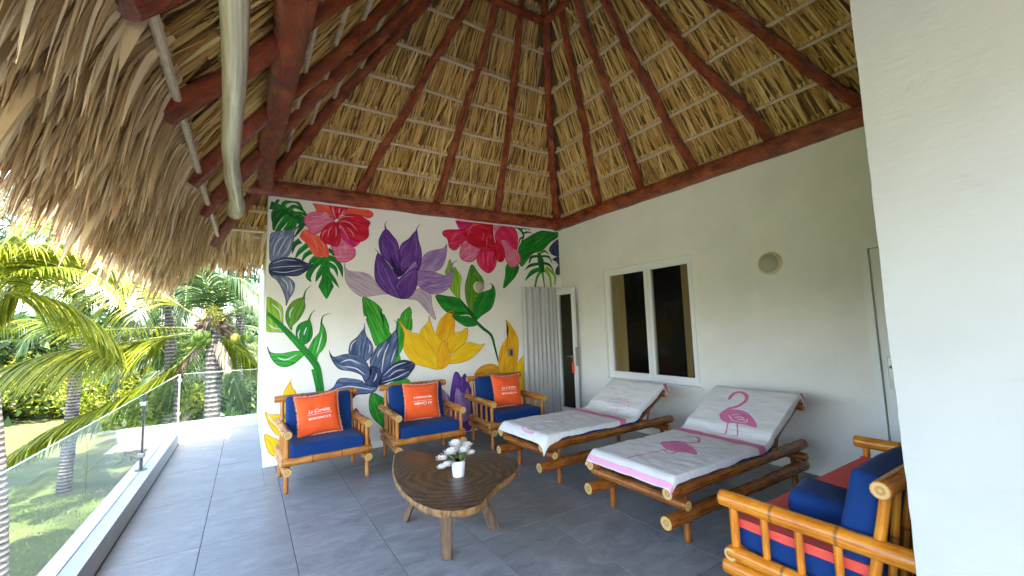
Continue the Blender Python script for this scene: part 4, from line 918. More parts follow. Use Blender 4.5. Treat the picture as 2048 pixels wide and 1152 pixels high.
def seat_set(e, w):
    nc = 1 if w < 1 else 2; cw = (w - .075)
    o = cushion('seat_cushion', (cw, .60, .135), M_NAVY, e, (0, .275, .365), rnd=.03, puff=.012, seed=R.random() * 9)
    for k in range(nc):
        ww = cw / nc; cushion('back_cushion', (ww - .015, .47, .13), M_NAVY, e, (-cw / 2 + ww * (k + .5), .535, .60), (math.radians(78), 0, 0), rnd=.04, puff=.015, seed=R.random() * 9)
GRP = 'bamboo armchairs along the painted wall'
for x, lab in ((.72, 'bamboo armchair with navy cushions nearest the glass railing'), (1.80, 'bamboo armchair in the middle of the three, holding the pillow printed upside down'), (3.0, 'bamboo armchair nearest the grey curtain')):
    c = armchair('armchair', .755, lab, 'armchair', group=GRP); c['label'] = lab; seat_set(c, .755); c.location = (x, 4.70, 0); c.rotation_euler = (0, 0, math.radians({.72: 2.0, 1.80: -2.5, 3.0: -3}[x]))

# orange pillows
def pillow(loc, rz, tilt, label, flip=False, roll=0.0):
    e = empty('throw_pillow', loc, label=label, cat='pillow', group='orange throw pillows'); e.rotation_mode = 'XYZ'
    S = .215; T = .062; n = 22; bm = bmesh.new()
    def P(u, v, sgn):
        k = 1 - .10 * (1 - abs(u) ** 2.5) * 0 ; pu = u * S * (1 - .09 * (1 - v * v) ** .9 * abs(u) ** 3); pv = v * S * (1 - .09 * (1 - u * u) ** .9 * abs(v) ** 3)
        hh = T * ((1 - abs(u) ** 2.6) * (1 - abs(v) ** 2.6)) ** .55
        hh += (.010 * rn(u * 2.4 + loc[0] * 9, v * 2.4, sgn) + .005 * rn(u * 7 + loc[0] * 5, v * 3, sgn)) * (1 - abs(u) ** 3) * (1 - abs(v) ** 3)
        return (pu, sgn * hh, pv)
    for sgn in (-1, 1):
        vs = [[bm.verts.new(P(-1 + 2 * i / n, -1 + 2 * j / n, sgn)) for j in range(n + 1)] for i in range(n + 1)]
        for i in range(n):
            for j in range(n):
                f = (vs[i][j], vs[i + 1][j], vs[i + 1][j + 1], vs[i][j + 1]); bm.faces.new(f if sgn < 0 else f[::-1])
    bmesh.ops.remove_doubles(bm, verts=bm.verts, dist=.0005)
    me = bpy.data.meshes.new('cover'); bm.to_mesh(me); bm.free(); me.materials.append(M_ORNG); me.polygons.foreach_set('use_smooth', [True] * len(me.polygons)); cv = link(bpy.data.objects.new('cover', me), e)
    # fringed border
    b = MB(); rr = random.Random(3)
    for side in range(4):
        for k in range(90):
            t = -1 + 2 * k / 89; u, v = ((t, 1), (1, t), (t, -1), (-1, t))[side]; x, _, z = P(u, v, 1); d = Vector(((0, 1), (1, 0), (0, -1), (-1, 0))[side]); l = .012 + .008 * rr.random(); a = rr.gauss(0, .3)
            ex, ez = x + d.x * l + d.y * a * l, z + d.y * l + d.x * a * l; px, pz = (.003, 0) if side in (0, 2) else (0, .003)
            b.add([(x - px, 0, z - pz), (x + px, 0, z + pz), (ex + px * .5, rr.gauss(0, .002), ez + pz * .5), (ex - px * .5, 0, ez - pz * .5)], [(0, 1, 2, 3)])
    b.build('fringe', M_PINKL if False else mat_fr, e)
    def text(body, size, z, shear, name, w):
        cu = bpy.data.curves.new(name, 'FONT'); cu.body = body; cu.size = size; cu.shear = shear; cu.align_x = 'CENTER'; cu.extrude = 0.0; cu.offset = .0004
        ob = bpy.data.objects.new(name, cu); COL.objects.link(ob); dg = bpy.context.evaluated_depsgraph_get(); dg.update(); me = bpy.data.meshes.new_from_object(ob.evaluated_get(dg)); COL.objects.unlink(ob); bpy.data.objects.remove(ob)
        xs = [v.co.x for v in me.vertices]; mx = max(xs) - min(xs); sc = w / mx; c0 = (max(xs) + min(xs)) / 2
        bm_ = bmesh.new(); bm_.from_mesh(me); bmesh.ops.triangulate(bm_, faces=bm_.faces); bmesh.ops.subdivide_edges(bm_, edges=[e_ for e_ in bm_.edges if e_.calc_length() > .012], cuts=1); bm_.to_mesh(me); bm_.free()
        for v in me.vertices:
            x = (v.co.x - c0) * sc; zz = z + v.co.y * sc
            if flip: x, zz = -x, -zz
            u, w_ = x / S, zz / S; hh = -P(u, w_, -1)[1]; v.co = (P(u, w_, -1)[0], -hh - .0028, P(u, w_, -1)[2])
        me.materials.clear(); me.materials.append(M_PRINT); link(bpy.data.objects.new(name, me), cv)
    text('La Curvina', .05, .018, .45, 'lettering', .215); text('MONTERRICO III', .03, -.052, 0, 'lettering', .215)
    bl_ = MB(); k = 14
    q = []
    for i in range(k + 1):
        x = -.12 + .25 * i / k; 
        for dz in (-.0015, .0015):
            zz = .0 + dz; xx = x
            if flip: xx, zz = -xx, -zz
            p = P(xx / S, zz / S, -1); q.append((p[0], p[1] - .0028, p[2]))
    bl_.add(q, [(2 * i, 2 * i + 2, 2 * i + 3, 2 * i + 1) for i in range(k)]); bl_.build('printed_line', M_PRINT, cv)
    e.rotation_euler = (tilt, roll, rz); return e
mat_fr = m_fabric('pillow_fringe', (0.80, 0.30, 0.16))
pillow((.665, 5.03, .645), math.radians(3), math.radians(-15), 'orange throw pillow with white lettering on the armchair nearest the railing', roll=math.radians(-4))
pillow((1.815, 5.02, .645), math.radians(-4), math.radians(-15), 'orange throw pillow whose lettering is upside down on the middle armchair', flip=True, roll=math.radians(1))
pillow((3.03, 5.01, .645), math.radians(-4), math.radians(-15), 'orange throw pillow on the armchair nearest the grey curtain', roll=math.radians(1))

BM[0] = M_BAMO
# sofa at the lower right, back towards the camera
sofa = armchair('sofa', 1.77, '', 'sofa', 4); sofa['label'] = 'bamboo sofa with navy cushions and coral cloth in the lower right corner'
seat_set(sofa, 1.77); sofa.location = (3.085, 1.36, 0); sofa.rotation_euler = (0, 0, pi)
b = MB(); n = 40; v = []; cw = 1.69
for i in range(n + 1):
    x = -cw / 2 - .005 + (cw + .01) * i / n
    for (yy, zz) in ((-.036, .385), (-.036, .425), (-.02, .446), (.05, .452), (.16, .455), (.34, .455), (.50, .455), (.575, .45)):
        v.append((x, yy + .002 * rn(x * 9, yy * 9), zz + .003 * rn(x * 6, yy * 6, 4)))
k = 8
b.add(v, [(i * k + j, i * k + j + 1, (i + 1) * k + j + 1, (i + 1) * k + j) for i in range(n) for j in range(k - 1)])
for s in (-1, 1):
    vs = []
    for i in range(21):
        y = -.03 + .60 * i / 20; vs += [(s * (cw / 2 + .006), y, .452), (s * (cw / 2 + .010), y, .425), (s * (cw / 2 + .008), y, .408 + .004 * rn(y * 20))]
    b.add(vs, [(i * 3 + j, i * 3 + j + 1, i * 3 + 4 + j, i * 3 + 3 + j) for i in range(20) for j in range(2)])
cl = b.build('seat_cloth', M_RED, smooth=True, label='coral cloth spread over the sofa seat', cat='cloth'); cl.location = sofa.location; cl.rotation_euler = sofa.rotation_euler
pil = empty('bolster_cushion', (2.60, 1.08, .60), label='navy loose cushion lying on the sofa beside the near armrest', cat='cushion')
cushion('cover', (.34, .30, .12), M_NAVY, pil, (0, 0, -.08), (math.radians(8), 0, .2), rnd=.05, puff=.02)

BM[0] = M_BAMD
# loungers
def lounger(x0, y0, label, hx, top):
    """origin: foot end on the near side; +x towards the head"""
    e = empty('sun_lounger', (x0, y0, 0), label=label, cat='sun lounger', group='bamboo sun loungers'); Wd = .74; Ln = 1.86
    for y in (0, Wd):
        bam('long_rail', [(-.02, y, .378), (Ln, y, .378)], .043, e); bam('lower_rail', [(-.05, y, .20), (Ln - .02, y, .205)], .047, e)
        for x in (.215, 1.74): bam('leg', [(x, y + (.04 if y == 0 else -.0), 0), (x, y + (.04 if y == 0 else 0), .36)], .024, e)
    bam('foot_rail', [(.075, -.085, .305), (.075, Wd + .06, .305)], .035, e); bam('cross_rail', [(1.74, -.07, .30), (1.74, Wd + .05, .30)], .035, e)
    for k in range(8): bam('slat', [(.16 + .15 * k, .03, .395), (.16 + .15 * k, Wd - .03, .395)], .014, e)
    H = Vector((hx - x0, 0, .44)); T = Vector((top[0] - x0, 0, top[1])); d = (T - H).normalized(); nn = Vector((-d.z, 0, d.x))
    for y in (.03, Wd - .03): bam('back_rail', [H + Vector((0, y, -.03)), T + Vector((0, y, -.03)) + d * .02], .026, e)
    bam('head_rail', [T + Vector((0, -.05, -.02)), T + Vector((0, Wd + .05, -.02))], .036, e)
    for k in range(5): q = H.lerp(T, (k + .5) / 5) - nn * .02; bam('slat', [q + Vector((0, .03, 0)), q + Vector((0, Wd - .03, 0))], .014, e)
    for y in (.10, Wd - .10): bam('prop', [H.lerp(T, .75) + Vector((0, y, -.04)), Vector((1.55, y, .30))], .014, e)
    fl_ = hx - x0
    cushion('mattress', (fl_ - .0, Wd + .03, .065), M_NAVY, e, (fl_ / 2 + .02, Wd / 2, .438), rnd=.022, puff=.004)
    q = H.lerp(T, .5) + nn * .035; cushion('mattress', ((T - H).length + .02, Wd + .03, .065), M_NAVY, e, (q.x, Wd / 2, q.z + .005), (0, -math.atan2(d.z, d.x), 0), rnd=.022, puff=.004)
    return e, H, T, d, nn, Wd
def towel(x0, y0, H, T, d, nn, Wd, prints, label, seed, corner):
    """towel over the mattress; returns the object"""
    L1 = H.x; L2 = (T - H).length; tot = L1 + L2 + .10; NU, NV = 110, 46; half = Wd / 2 + .035
    def base(s):                                    # centre line point and normal
        p1 = Vector((H.x - .02, 0, .487))
        if s < L1 - .10: return Vector((s - .01, 0, .487)), Vector((0, 0, 1))
        if s > L1 + L2 + .01:
            t = s - (L1 + L2 + .01); c = T + nn * .089; a = min(t / .05, 1) * 1.5
            return c + d * (.015 + .045 * sin(a)) - nn * (.05 * (1 - cos(a))) - Vector((0, 0, max(0, t - .06))), (nn * cos(a) + d * sin(a)).normalized()
        if s > L1 + .08: return H + nn * .089 + d * (s - L1), nn
        t = (s - (L1 - .10)) / .18; a = Vector((L1 - .11, 0, .487)); b_ = H + nn * .089 + d * .08; c = Vector((L1 - .02, 0, .491))
        return a * (1 - t) ** 2 + c * 2 * t * (1 - t) + b_ * t * t, Vector((0, 0, 1)).lerp(nn, t).normalized()
    def P(s, v, off=0.0):
        s = max(s, -.026)
        """v in [-1,1]: -1 = near side"""
        c, n_ = base(s); tt = abs(v); sg = 1 if v > 0 else -1
        flat = .86; r = .03
        if tt < flat: y = v * half / flat * .965; dz = 0; on = n_; side = Vector((0, 0, 0))
        else:
            k = (tt - flat) / (1 - flat); y = sg * half * (.965 + .035 * sin(min(1, k * 1.6) * pi / 2)); dz = -(.048 + .025 * rn(s * 4 + seed, sg * 3)) * (k ** 1.1)
        y += Wd / 2
        wr = .012 * max(0, 1 - abs(s - L1 - .03) / .16) + .005 * rn(s * 4 + seed, v * 3) + .0045 * rn(s * 16 + seed, v * 5, s * 3) + .002 * rn(s * 50 + seed, v * 4) + .0035 * max(0, 1 - abs(s - L1) / .25) * rn(s * 40, v * 3)
        s = max(s, -.03)
        foot = max(0, 1 - s / .06); drop = -.045 * foot ** 1.5
        q = c + n_ * (wr + dz + off); q.y = y + (off * sg if tt >= flat else 0); q.z += drop
        if corner and s < .22 and v < -.80: k = (1 - s / .22) * ((-v - .80) / .2); q.z -= .05 * k; q.y -= .02 * k
        return q
    b = MB(); v = []; uv = []
    for i in range(NU + 1):
        for j in range(NV + 1): v.append(P(-.025 + (tot + .025) * i / NU, -1 + 2 * j / NV)); uv.append((i / NU, j / NV))
    b.add(v, [(i * (NV + 1) + j, (i + 1) * (NV + 1) + j, (i + 1) * (NV + 1) + j + 1, i * (NV + 1) + j + 1) for i in range(NU) for j in range(NV)], uv)
    tw = b.build('beach_towel', M_TOWEL, smooth=True, label=label, cat='towel'); tw.location = (x0, y0, 0)
    org = np.array([x0, y0, 0])
    def inv(px, py):                                # pixel on the photographed towel -> (s, v)
        a = at_plane(px, py, org + np.array([0, 0, .487]), np.array([0, 0, 1.0])) - org
        if a[0] < L1 - .04: return max(.03, a[0] + .01), (a[1] - Wd / 2) / half * .86 / .965
        p0 = org + np.array(H + nn * .089); a = at_plane(px, py, p0, np.array(nn)) - p0
        return L1 + float(a @ np.array(d)), (a[1] + 0 - Wd / 2) / half * .86 / .965
    def poly(pts, m, name, off=.0022, sub=3, closed=True, w=None):
        S = [inv(960 + p[0] / 3.01, 740 + p[1] / 3.01) for p in pts]
        if w is None:
            S = spline([np.array(q) for q in S], sub, True); bm = bmesh.new(); vs = [bm.verts.new((q[0], q[1], 0)) for q in S]; bm.faces.new(vs)
            bmesh.ops.triangulate(bm, faces=bm.faces[:]); bmesh.ops.subdivide_edges(bm, edges=[e_ for e_ in bm.edges if e_.calc_length() > .03], cuts=4)
            bmesh.ops.triangulate(bm, faces=bm.faces[:])
            for vv in bm.verts: vv.co = P(vv.co.x, max(-.999, min(.999, vv.co.y)), off)
            me = bpy.data.meshes.new(name); bm.to_mesh(me); bm.free(); me.materials.append(m); return link(bpy.data.objects.new(name, me), tw)
        S = spline([np.array(q) for q in S], 6); b2 = MB(); vs = []
        for i, q in enumerate(S):
            a, c = S[max(i - 1, 0)], S[min(i + 1, len(S) - 1)]; dd = (c - a); dd[1] *= half; dd /= np.linalg.norm(dd) + 1e-9; nn2 = np.array([-dd[1], dd[0] / half]); t = i / (len(S) - 1) * (len(w) - 1); k = min(int(t), len(w) - 2); ww = w[k] + (w[k + 1] - w[k]) * (t - k)
            for sg in (-1, 1): u_ = q + nn2 * ww / 2 * sg; vs.append(P(u_[0], max(-.999, min(.999, u_[1])), off))
        b2.add(vs, [(2 * i, 2 * i + 2, 2 * i + 3, 2 * i + 1) for i in range(len(S) - 1)]); return b2.build(name, m, tw)
    def band(s0, s1, m, name, off=.002, v0=-1, v1=1):
        b2 = MB(); vs = []; n1, n2 = max(3, int((s1 - s0) / .012)), 44
        for i in range(n1 + 1):
            for j in range(n2 + 1): vs.append(P(s0 + (s1 - s0) * i / n1, v0 + (v1 - v0) * j / n2, off))
        b2.add(vs, [(i * (n2 + 1) + j, (i + 1) * (n2 + 1) + j, (i + 1) * (n2 + 1) + j + 1, i * (n2 + 1) + j + 1) for i in range(n1) for j in range(n2)]); return b2.build(name, m, tw, smooth=True)
    prints(poly, band, L1, L2, tot)
    # pink underside flap hanging over the head end at the near side
    b3 = MB(); q = T + nn * .085 + d * .05
    vs = [q + Vector((-.05, -.045, .0)), q + Vector((.055, -.02, -.01)), q + Vector((-.005, -.062, -.115)), q + Vector((.06, -.04, -.125))]
    b3.add(vs, [(0, 1, 3, 2)]); b3.add([p + Vector((.004, .0, 0)) for p in vs], [(0, 2, 3, 1)]); b3.build('folded_corner', M_PINK, tw)
    b4 = MB(); 
    for a_, c_ in ((0, 2), (2, 3), (1, 3)): b4.tube([vs[a_], vs[c_]], .004, 6)
    b4.build('corner_hem', M_TOWEL, tw)
    return tw
def pr2(poly, band, L1, L2, tot):
    band(L1 - .20, L1 - .10, M_PINK, 'pink_band')
    band(-.022, .008, M_PINKL, 'pink_hem', .0025)
    f1 = poly([(1443, 272), (1465, 245), (1540, 240), (1605, 255), (1650, 300), (1668, 350), (1600, 335), (1530, 325), (1485, 322), (1452, 300)], M_PINK, 'flamingo_print')
    poly([(1455, 275), (1490, 240), (1560, 215), (1600, 185), (1605, 155), (1575, 135), (1535, 140), (1505, 168), (1500, 180)], M_PINK, 'flamingo_neck', .0026, w=[.06, .04, .032, .03, .03, .03, .035, .03, .004])
    for p in ([(1498, 320), (1485, 350), (1468, 390), (1450, 392)], [(1552, 328), (1548, 365), (1540, 400), (1520, 402)]): poly(p, M_PINK, 'flamingo_leg', .0026, w=[.012, .01, .012, .006])
    for p in ([(1500, 275), (1530, 312), (1600, 320), (1612, 300)], [(1520, 275), (1545, 270), (1570, 275)], [(1535, 290), (1565, 288), (1590, 295)], [(1550, 303), (1580, 303), (1600, 308)]): poly(p, M_TOWEL, 'wing_line', .0034, w=[.008, .008, .008])
    poly([(1085, 440), (1120, 430), (1200, 430), (1280, 465), (1308, 512), (1250, 500), (1180, 492), (1120, 478)], M_PINK, 'flamingo_print')
    poly([(1190, 432), (1250, 442), (1310, 435), (1318, 415), (1280, 403), (1205, 405)], M_PINK, 'flamingo_neck', .0026, w=[.03, .02, .02, .02, .022, .006])
    for p in ([(1180, 487), (1110, 482), (1000, 505), (890, 532)], [(1100, 478), (1140, 505), (1190, 492)]): poly(p, M_PINK, 'flamingo_leg', .0026, w=[.01, .012, .01, .016])
def pr1(poly, band, L1, L2, tot):
    band(L1 - .30, L1 - .21, M_PINK, 'pink_band')
    poly([(780, 215), (770, 195), (800, 172), (840, 168), (885, 185), (897, 235), (860, 225), (820, 222), (782, 215)], M_PINKL, 'flamingo_outline', w=[.008, .01, .008])
    for p in ([(800, 180), (850, 182), (880, 200)], [(795, 195), (850, 196), (885, 215)], [(790, 235), (780, 255)], [(822, 230), (812, 268)]): poly(p, M_PINKL, 'flamingo_line', w=[.007, .007])
    poly([(212, 392), (225, 355), (265, 340), (345, 335)], M_PINKL, 'flamingo_outline', w=[.03, .016, .008, .006])
    poly([(420, 300), (460, 292), (500, 298), (498, 310), (470, 318)], M_PINKL, 'flamingo_neck', w=[.01, .014, .016, .012, .006])
    for p in ([(240, 365), (330, 348), (400, 345)], [(340, 335), (300, 345), (345, 352)]): poly(p, M_PINKL, 'flamingo_line', w=[.008, .006])
lg, *a2 = lounger(2.38, 1.91, 'bamboo sun lounger nearer the camera, under the towel with the solid pink flamingo', 3.65, (4.20, .735))
towel(2.38, 1.91, *a2, pr2, 'white towel with a solid pink flamingo and pink band on the nearer lounger', 3.0, False)
lg, *a1 = lounger(2.36, 3.29, 'bamboo sun lounger closer to the window, under the faintly patterned towel', 3.66, (4.10, .70))
towel(2.36, 3.29, *a1, pr1, 'white towel with faint pink flamingo outlines on the lounger by the window', 11.0, True)

# live-edge table
def m_slab():
    m = mat('dark_slab_wood', (0.08, 0.045, 0.025), 0.32, 0.5); t = NT(m)
    v = t.coord('Object', (1, 1, 1)); ds = t.noise(3.4, 5, .6, v); va = t.new('ShaderNodeVectorMath', operation='LENGTH'); t.l.new(v, va.inputs[0])
    r_ = t.math('ADD', va.outputs['Value'], t.math('MULTIPLY', ds, .13)); w = t.math('SINE', t.math('MULTIPLY', r_, 150.0)); w2 = t.noise(30, 3, .6, v)
    c = t.ramp(t.math('ADD', t.math('MULTIPLY', t.maprange(w, -1, 1, 0, 1), .22), t.math('MULTIPLY', w2, .78)), [(0.25, (0.014, 0.007, 0.005)), (0.5, (0.06, 0.030, 0.017)), (0.75, (0.19, 0.10, 0.055))])
    big = t.noise(3.2, 3, .5, v); c = t.mix(c, (0.14, 0.075, 0.035), t.maprange(big, .5, .72, 0, .6)); t.color(c); t.rough(t.maprange(w2, .3, .7, .34, .5)); t.bump(w2, .08, .004); return m
def m_bark(name, lo, hi, sc=(14, 14, 4)):
    m = mat(name, hi, .75); t = NT(m); a = t.noise(1.5, 6, .65, t.coord('Object', sc), .5); t.color(t.ramp(a, [(.3, lo), (.6, hi)])); t.bump(a, .8, .015); return m
M_SLAB = m_slab(); M_EDGE = m_bark('live_edge', (0.07, 0.03, 0.012), (0.33, 0.165, 0.05)); M_TLEG = m_bark('table_leg_wood', (0.05, 0.026, 0.014), (0.20, 0.11, 0.055), (22, 22, 3))
px = [(775, 500), (798, 470), (870, 458), (960, 475), (1060, 490), (1250, 484), (1400, 480), (1465, 512), (1482, 560), (1440, 610), (1370, 660), (1310, 720), (1270, 765), (1180, 798), (1080, 806), (980, 790), (880, 742), (810, 672), (772, 590)]
TZ = .415; tc = np.array([1.33, 3.02, 0])
top = [at(520 + x / 2.88, 740 + y / 2.88, 2, TZ) for x, y in px]
top = spline([(p[0] - tc[0], p[1] - tc[1]) for p in top], 5, True)
table = empty('coffee_table', tuple(tc), label='dark live-edge wooden slab coffee table on three board legs', cat='table')
b = MB(); n = len(top); rings = [(0.0, TZ, 1.0), (0.0, TZ - .004, 1.004), (.0, TZ - .016, 1.022), (.0, TZ - .03, 1.012), (0, TZ - .044, 1.006), (0, TZ - .058, .965), (0, TZ - .066, .90)]
vs = []
for q, (o_, z, s) in enumerate(rings):
    for i, p in enumerate(top):
        j = 1 + (0.03 * rn(i * .35, q * .5) + .022 * rn(i * 1.1, q * 2)) * (q > 1); vs.append((p[0] * s * j, p[1] * s * j, z))
fc = [(q * n + i, q * n + (i + 1) % n, (q + 1) * n + (i + 1) % n, (q + 1) * n + i) for q in range(1, len(rings) - 1) for i in range(n)] + [tuple(range((len(rings) - 1) * n, len(rings) * n))]
vs = [v_ for v_ in vs]; b.add(vs, fc); b.build('bark_edge', M_EDGE, table, smooth=True)
b = MB(); vs = [(0, 0, TZ + .0005)]
for s in (.33, .66, .97): vs += [(p[0] * s, p[1] * s, TZ + .0005) for p in top]
vs += [(p[0] * 1.0, p[1] * 1.0, TZ - .0035) for p in top]
fc = [(0, 1 + i, 1 + (i + 1) % n) for i in range(n)] + [(1 + q * n + i, 1 + (q + 1) * n + i, 1 + (q + 1) * n + (i + 1) % n, 1 + q * n + (i + 1) % n) for q in range(3) for i in range(n)]
b.add(vs, fc); b.build('table_top', M_SLAB, table, smooth=True)
def bleg(p0, p1, w, t_, ang):
    b = MB(); c, s = cos(ang), sin(ang); vs = []; K = 5
    for k in range(K):
        f_ = k / (K - 1); ww = w * (.86 + .26 * f_ ** 2); tt = t_ * (.9 + .2 * f_); cx_, cy_, cz_ = [p0[i] + (p1[i] - p0[i]) * f_ for i in range(3)]
        for a_, b__ in ((-1, -1), (1, -1), (1, 1), (-1, 1)): vs.append((cx_ + c * a_ * ww / 2 - s * b__ * tt / 2, cy_ + s * a_ * ww / 2 + c * b__ * tt / 2, cz_))
    fc = [(k * 4 + i, k * 4 + (i + 1) % 4, (k + 1) * 4 + (i + 1) % 4, (k + 1) * 4 + i) for k in range(K - 1) for i in range(4)] + [(3, 2, 1, 0), (K * 4 - 4, K * 4 - 3, K * 4 - 2, K * 4 - 1)]
    b.add(vs, fc); o = b.build('leg', M_TLEG, table); bevel(o, .006, 1)
bleg((1.145 - tc[0], 2.72 - tc[1], 0), (1.15 - tc[0], 2.74 - tc[1], TZ - .06), .085, .05, -.5)
bleg((1.10 - tc[0], 3.44 - tc[1], 0), (1.22 - tc[0], 3.36 - tc[1], TZ - .06), .075, .05, .9)
bleg((1.60 - tc[0], 2.90 - tc[1], 0), (1.50 - tc[0], 2.95 - tc[1], TZ - .06), .085, .05, -1.1)
# pot of white flowers
pp = at(917, 952, 2, TZ)
pot = empty('flower_pot', (pp[0], pp[1], TZ + .001), label='small white pot of white and pink silk flowers on the coffee table', cat='flower pot')
M_POT = mat('white_ceramic', (0.80, 0.80, 0.82), .3); b = MB(); b.tube([(0, 0, 0), (0, 0, .003), (0, 0, .10), (0, 0, .10), (0, 0, .03)], [.033, .035, .043, .039, .034], 32, True); b.build('pot', M_POT, pot, smooth=True)
M_FW = m_fabric('white_petal', (0.82, 0.76, 0.72), 60, .1); M_FP = m_fabric('pink_petal', (0.75, 0.33, 0.36), 60, .2); M_FG = m_fabric('flower_leaf', (0.10, 0.17, 0.04), 60, .3)
rr = random.Random(4)
for c, r_ in (((-.005, .02, .185), .045), ((.06, .0, .165), .042), ((-.055, -.02, .15), .045), ((-.10, .0, .12), .042), ((.02, -.045, .155), .04), ((-.085, -.03, .085), .034), ((.075, -.02, .125), .034), ((.02, .05, .15), .042), ((-.115, -.02, .075), .03)):
    b = MB(); 
    for k in range(26):
        lay = k / 26; a = k * 2.4; el = .15 + 1.25 * (1 - lay); rad_ = r_ * (.55 + .6 * lay)
        dv = Vector((cos(a) * cos(el), sin(a) * cos(el), sin(el) - .25)).normalized(); sd = dv.cross(Vector((0, 0, 1))).normalized(); up = sd.cross(dv)
        o_ = Vector(c); w = r_ * .85; vs = []
        for i in range(4):
            t_ = i / 3; cw_ = w * (.4, .95, 1.05, .75)[i]; q = o_ + dv * rad_ * t_ + up * (r_ * .35 * t_ * t_)
            for sg in (-1, 0, 1): vs.append(q + sd * sg * cw_ / 2 + up * (.12 * r_ * abs(sg)) + Vector((rr.gauss(0, .001),) * 3))
        b.add(vs, [(i * 3 + j, i * 3 + j + 1, i * 3 + 4 + j, i * 3 + 3 + j) for i in range(3) for j in range(2)])
    b.build('flower', M_FW, pot, smooth=True)
b = MB()
for k in range(26):
    a = rr.random() * 2 * pi; l_ = .05 + .05 * rr.random(); p = Vector((.02 * cos(a), .02 * sin(a), .09)); q = p + Vector((cos(a) * l_ - .02, sin(a) * l_, .03 + .05 * rr.random())); s_ = Vector((-sin(a), cos(a), 0)) * .012; m_ = (p + q) / 2 + Vector((0, 0, .015))
    b.add([p, m_ + s_, q, m_ - s_], [(0, 1, 2, 3)])
b.build('leaf', M_FG, pot)
b = MB()
for k in range(5):
    c = Vector((-.10 - .02 * rr.random(), .02 * rr.random(), .135 + .02 * rr.random())); a = rr.random() * 6; b.add([c, c + Vector((cos(a) * .03, sin(a) * .03, .01)), c + Vector((cos(a + .6) * .04, sin(a + .6) * .04, .02)), c + Vector((cos(a + 1.2) * .03, sin(a + 1.2) * .03, .0))], [(0, 1, 2, 3)])
b.build('red_blossom', mat('red_petal', (.45, .02, .03), .6), pot)
pot.scale = (1.22, 1.22, 1.15)

# ------------------------------------------------------------------ palms and shrubs beyond the railing
def m_leaf(name, lo, mid, hi, trans=.45):
    m = mat(name, mid, .45, .4); t = NT(m); tone = t.attr(); g = t.noise(1.2, 3, .6, t.coord('Object'))
    c = t.ramp(t.math('ADD', t.math('MULTIPLY', tone, .6), t.math('MULTIPLY', g, .4)), [(.2, lo), (.5, mid), (.8, hi)]); t.color(c)
    tr = t.new('ShaderNodeBsdfTranslucent'); t.l.new(c, tr.inputs[0]); mx = t.new('ShaderNodeMixShader'); mx.inputs[0].default_value = trans
    t.l.new(t.b.outputs[0], mx.inputs[1]); t.l.new(tr.outputs[0], mx.inputs[2]); t.l.new(mx.outputs[0], t.n['Material Output'].inputs[0]); return m
M_PLY = m_leaf('palm_green_yellow', (0.03, 0.06, 0.004), (0.13, 0.165, 0.008), (0.30, 0.30, 0.018)); M_PLG = m_leaf('palm_green', (0.010, 0.028, 0.008), (0.028, 0.062, 0.013), (0.07, 0.11, 0.02))
M_DRY = m_leaf('palm_dry', (0.06, 0.04, 0.025), (0.16, 0.12, 0.08), (0.28, 0.23, 0.17), .2); M_RACH = mat('rachis', (0.16, 0.17, 0.04), .5)
def m_trunk():
    m = mat('palm_trunk', (0.2, 0.17, 0.13), .9); t = NT(m); v = t.coord('UV', (2, 1, 1)); a = t.noise(4, 5, .6, t.coord('UV', (3, 8, 1)), .6)
    sp = t.new('ShaderNodeSeparateXYZ'); t.l.new(t.n.new('ShaderNodeTexCoord').outputs['UV'], sp.inputs[0])
    w = t.math('SINE', t.math('ADD', t.math('MULTIPLY', sp.outputs[1], 62.0), t.math('MULTIPLY', a, 6.0))); t.color(t.ramp(t.math('ADD', t.math('MULTIPLY', t.maprange(w, -1, 1, 0, 1), .55), t.math('MULTIPLY', a, .5)), [(.25, (.03, .025, .022)), (.55, (.11, .095, .085)), (.85, (.20, .18, .165))])); t.bump(w, .8, .03); return m
M_TRUNK = m_trunk()
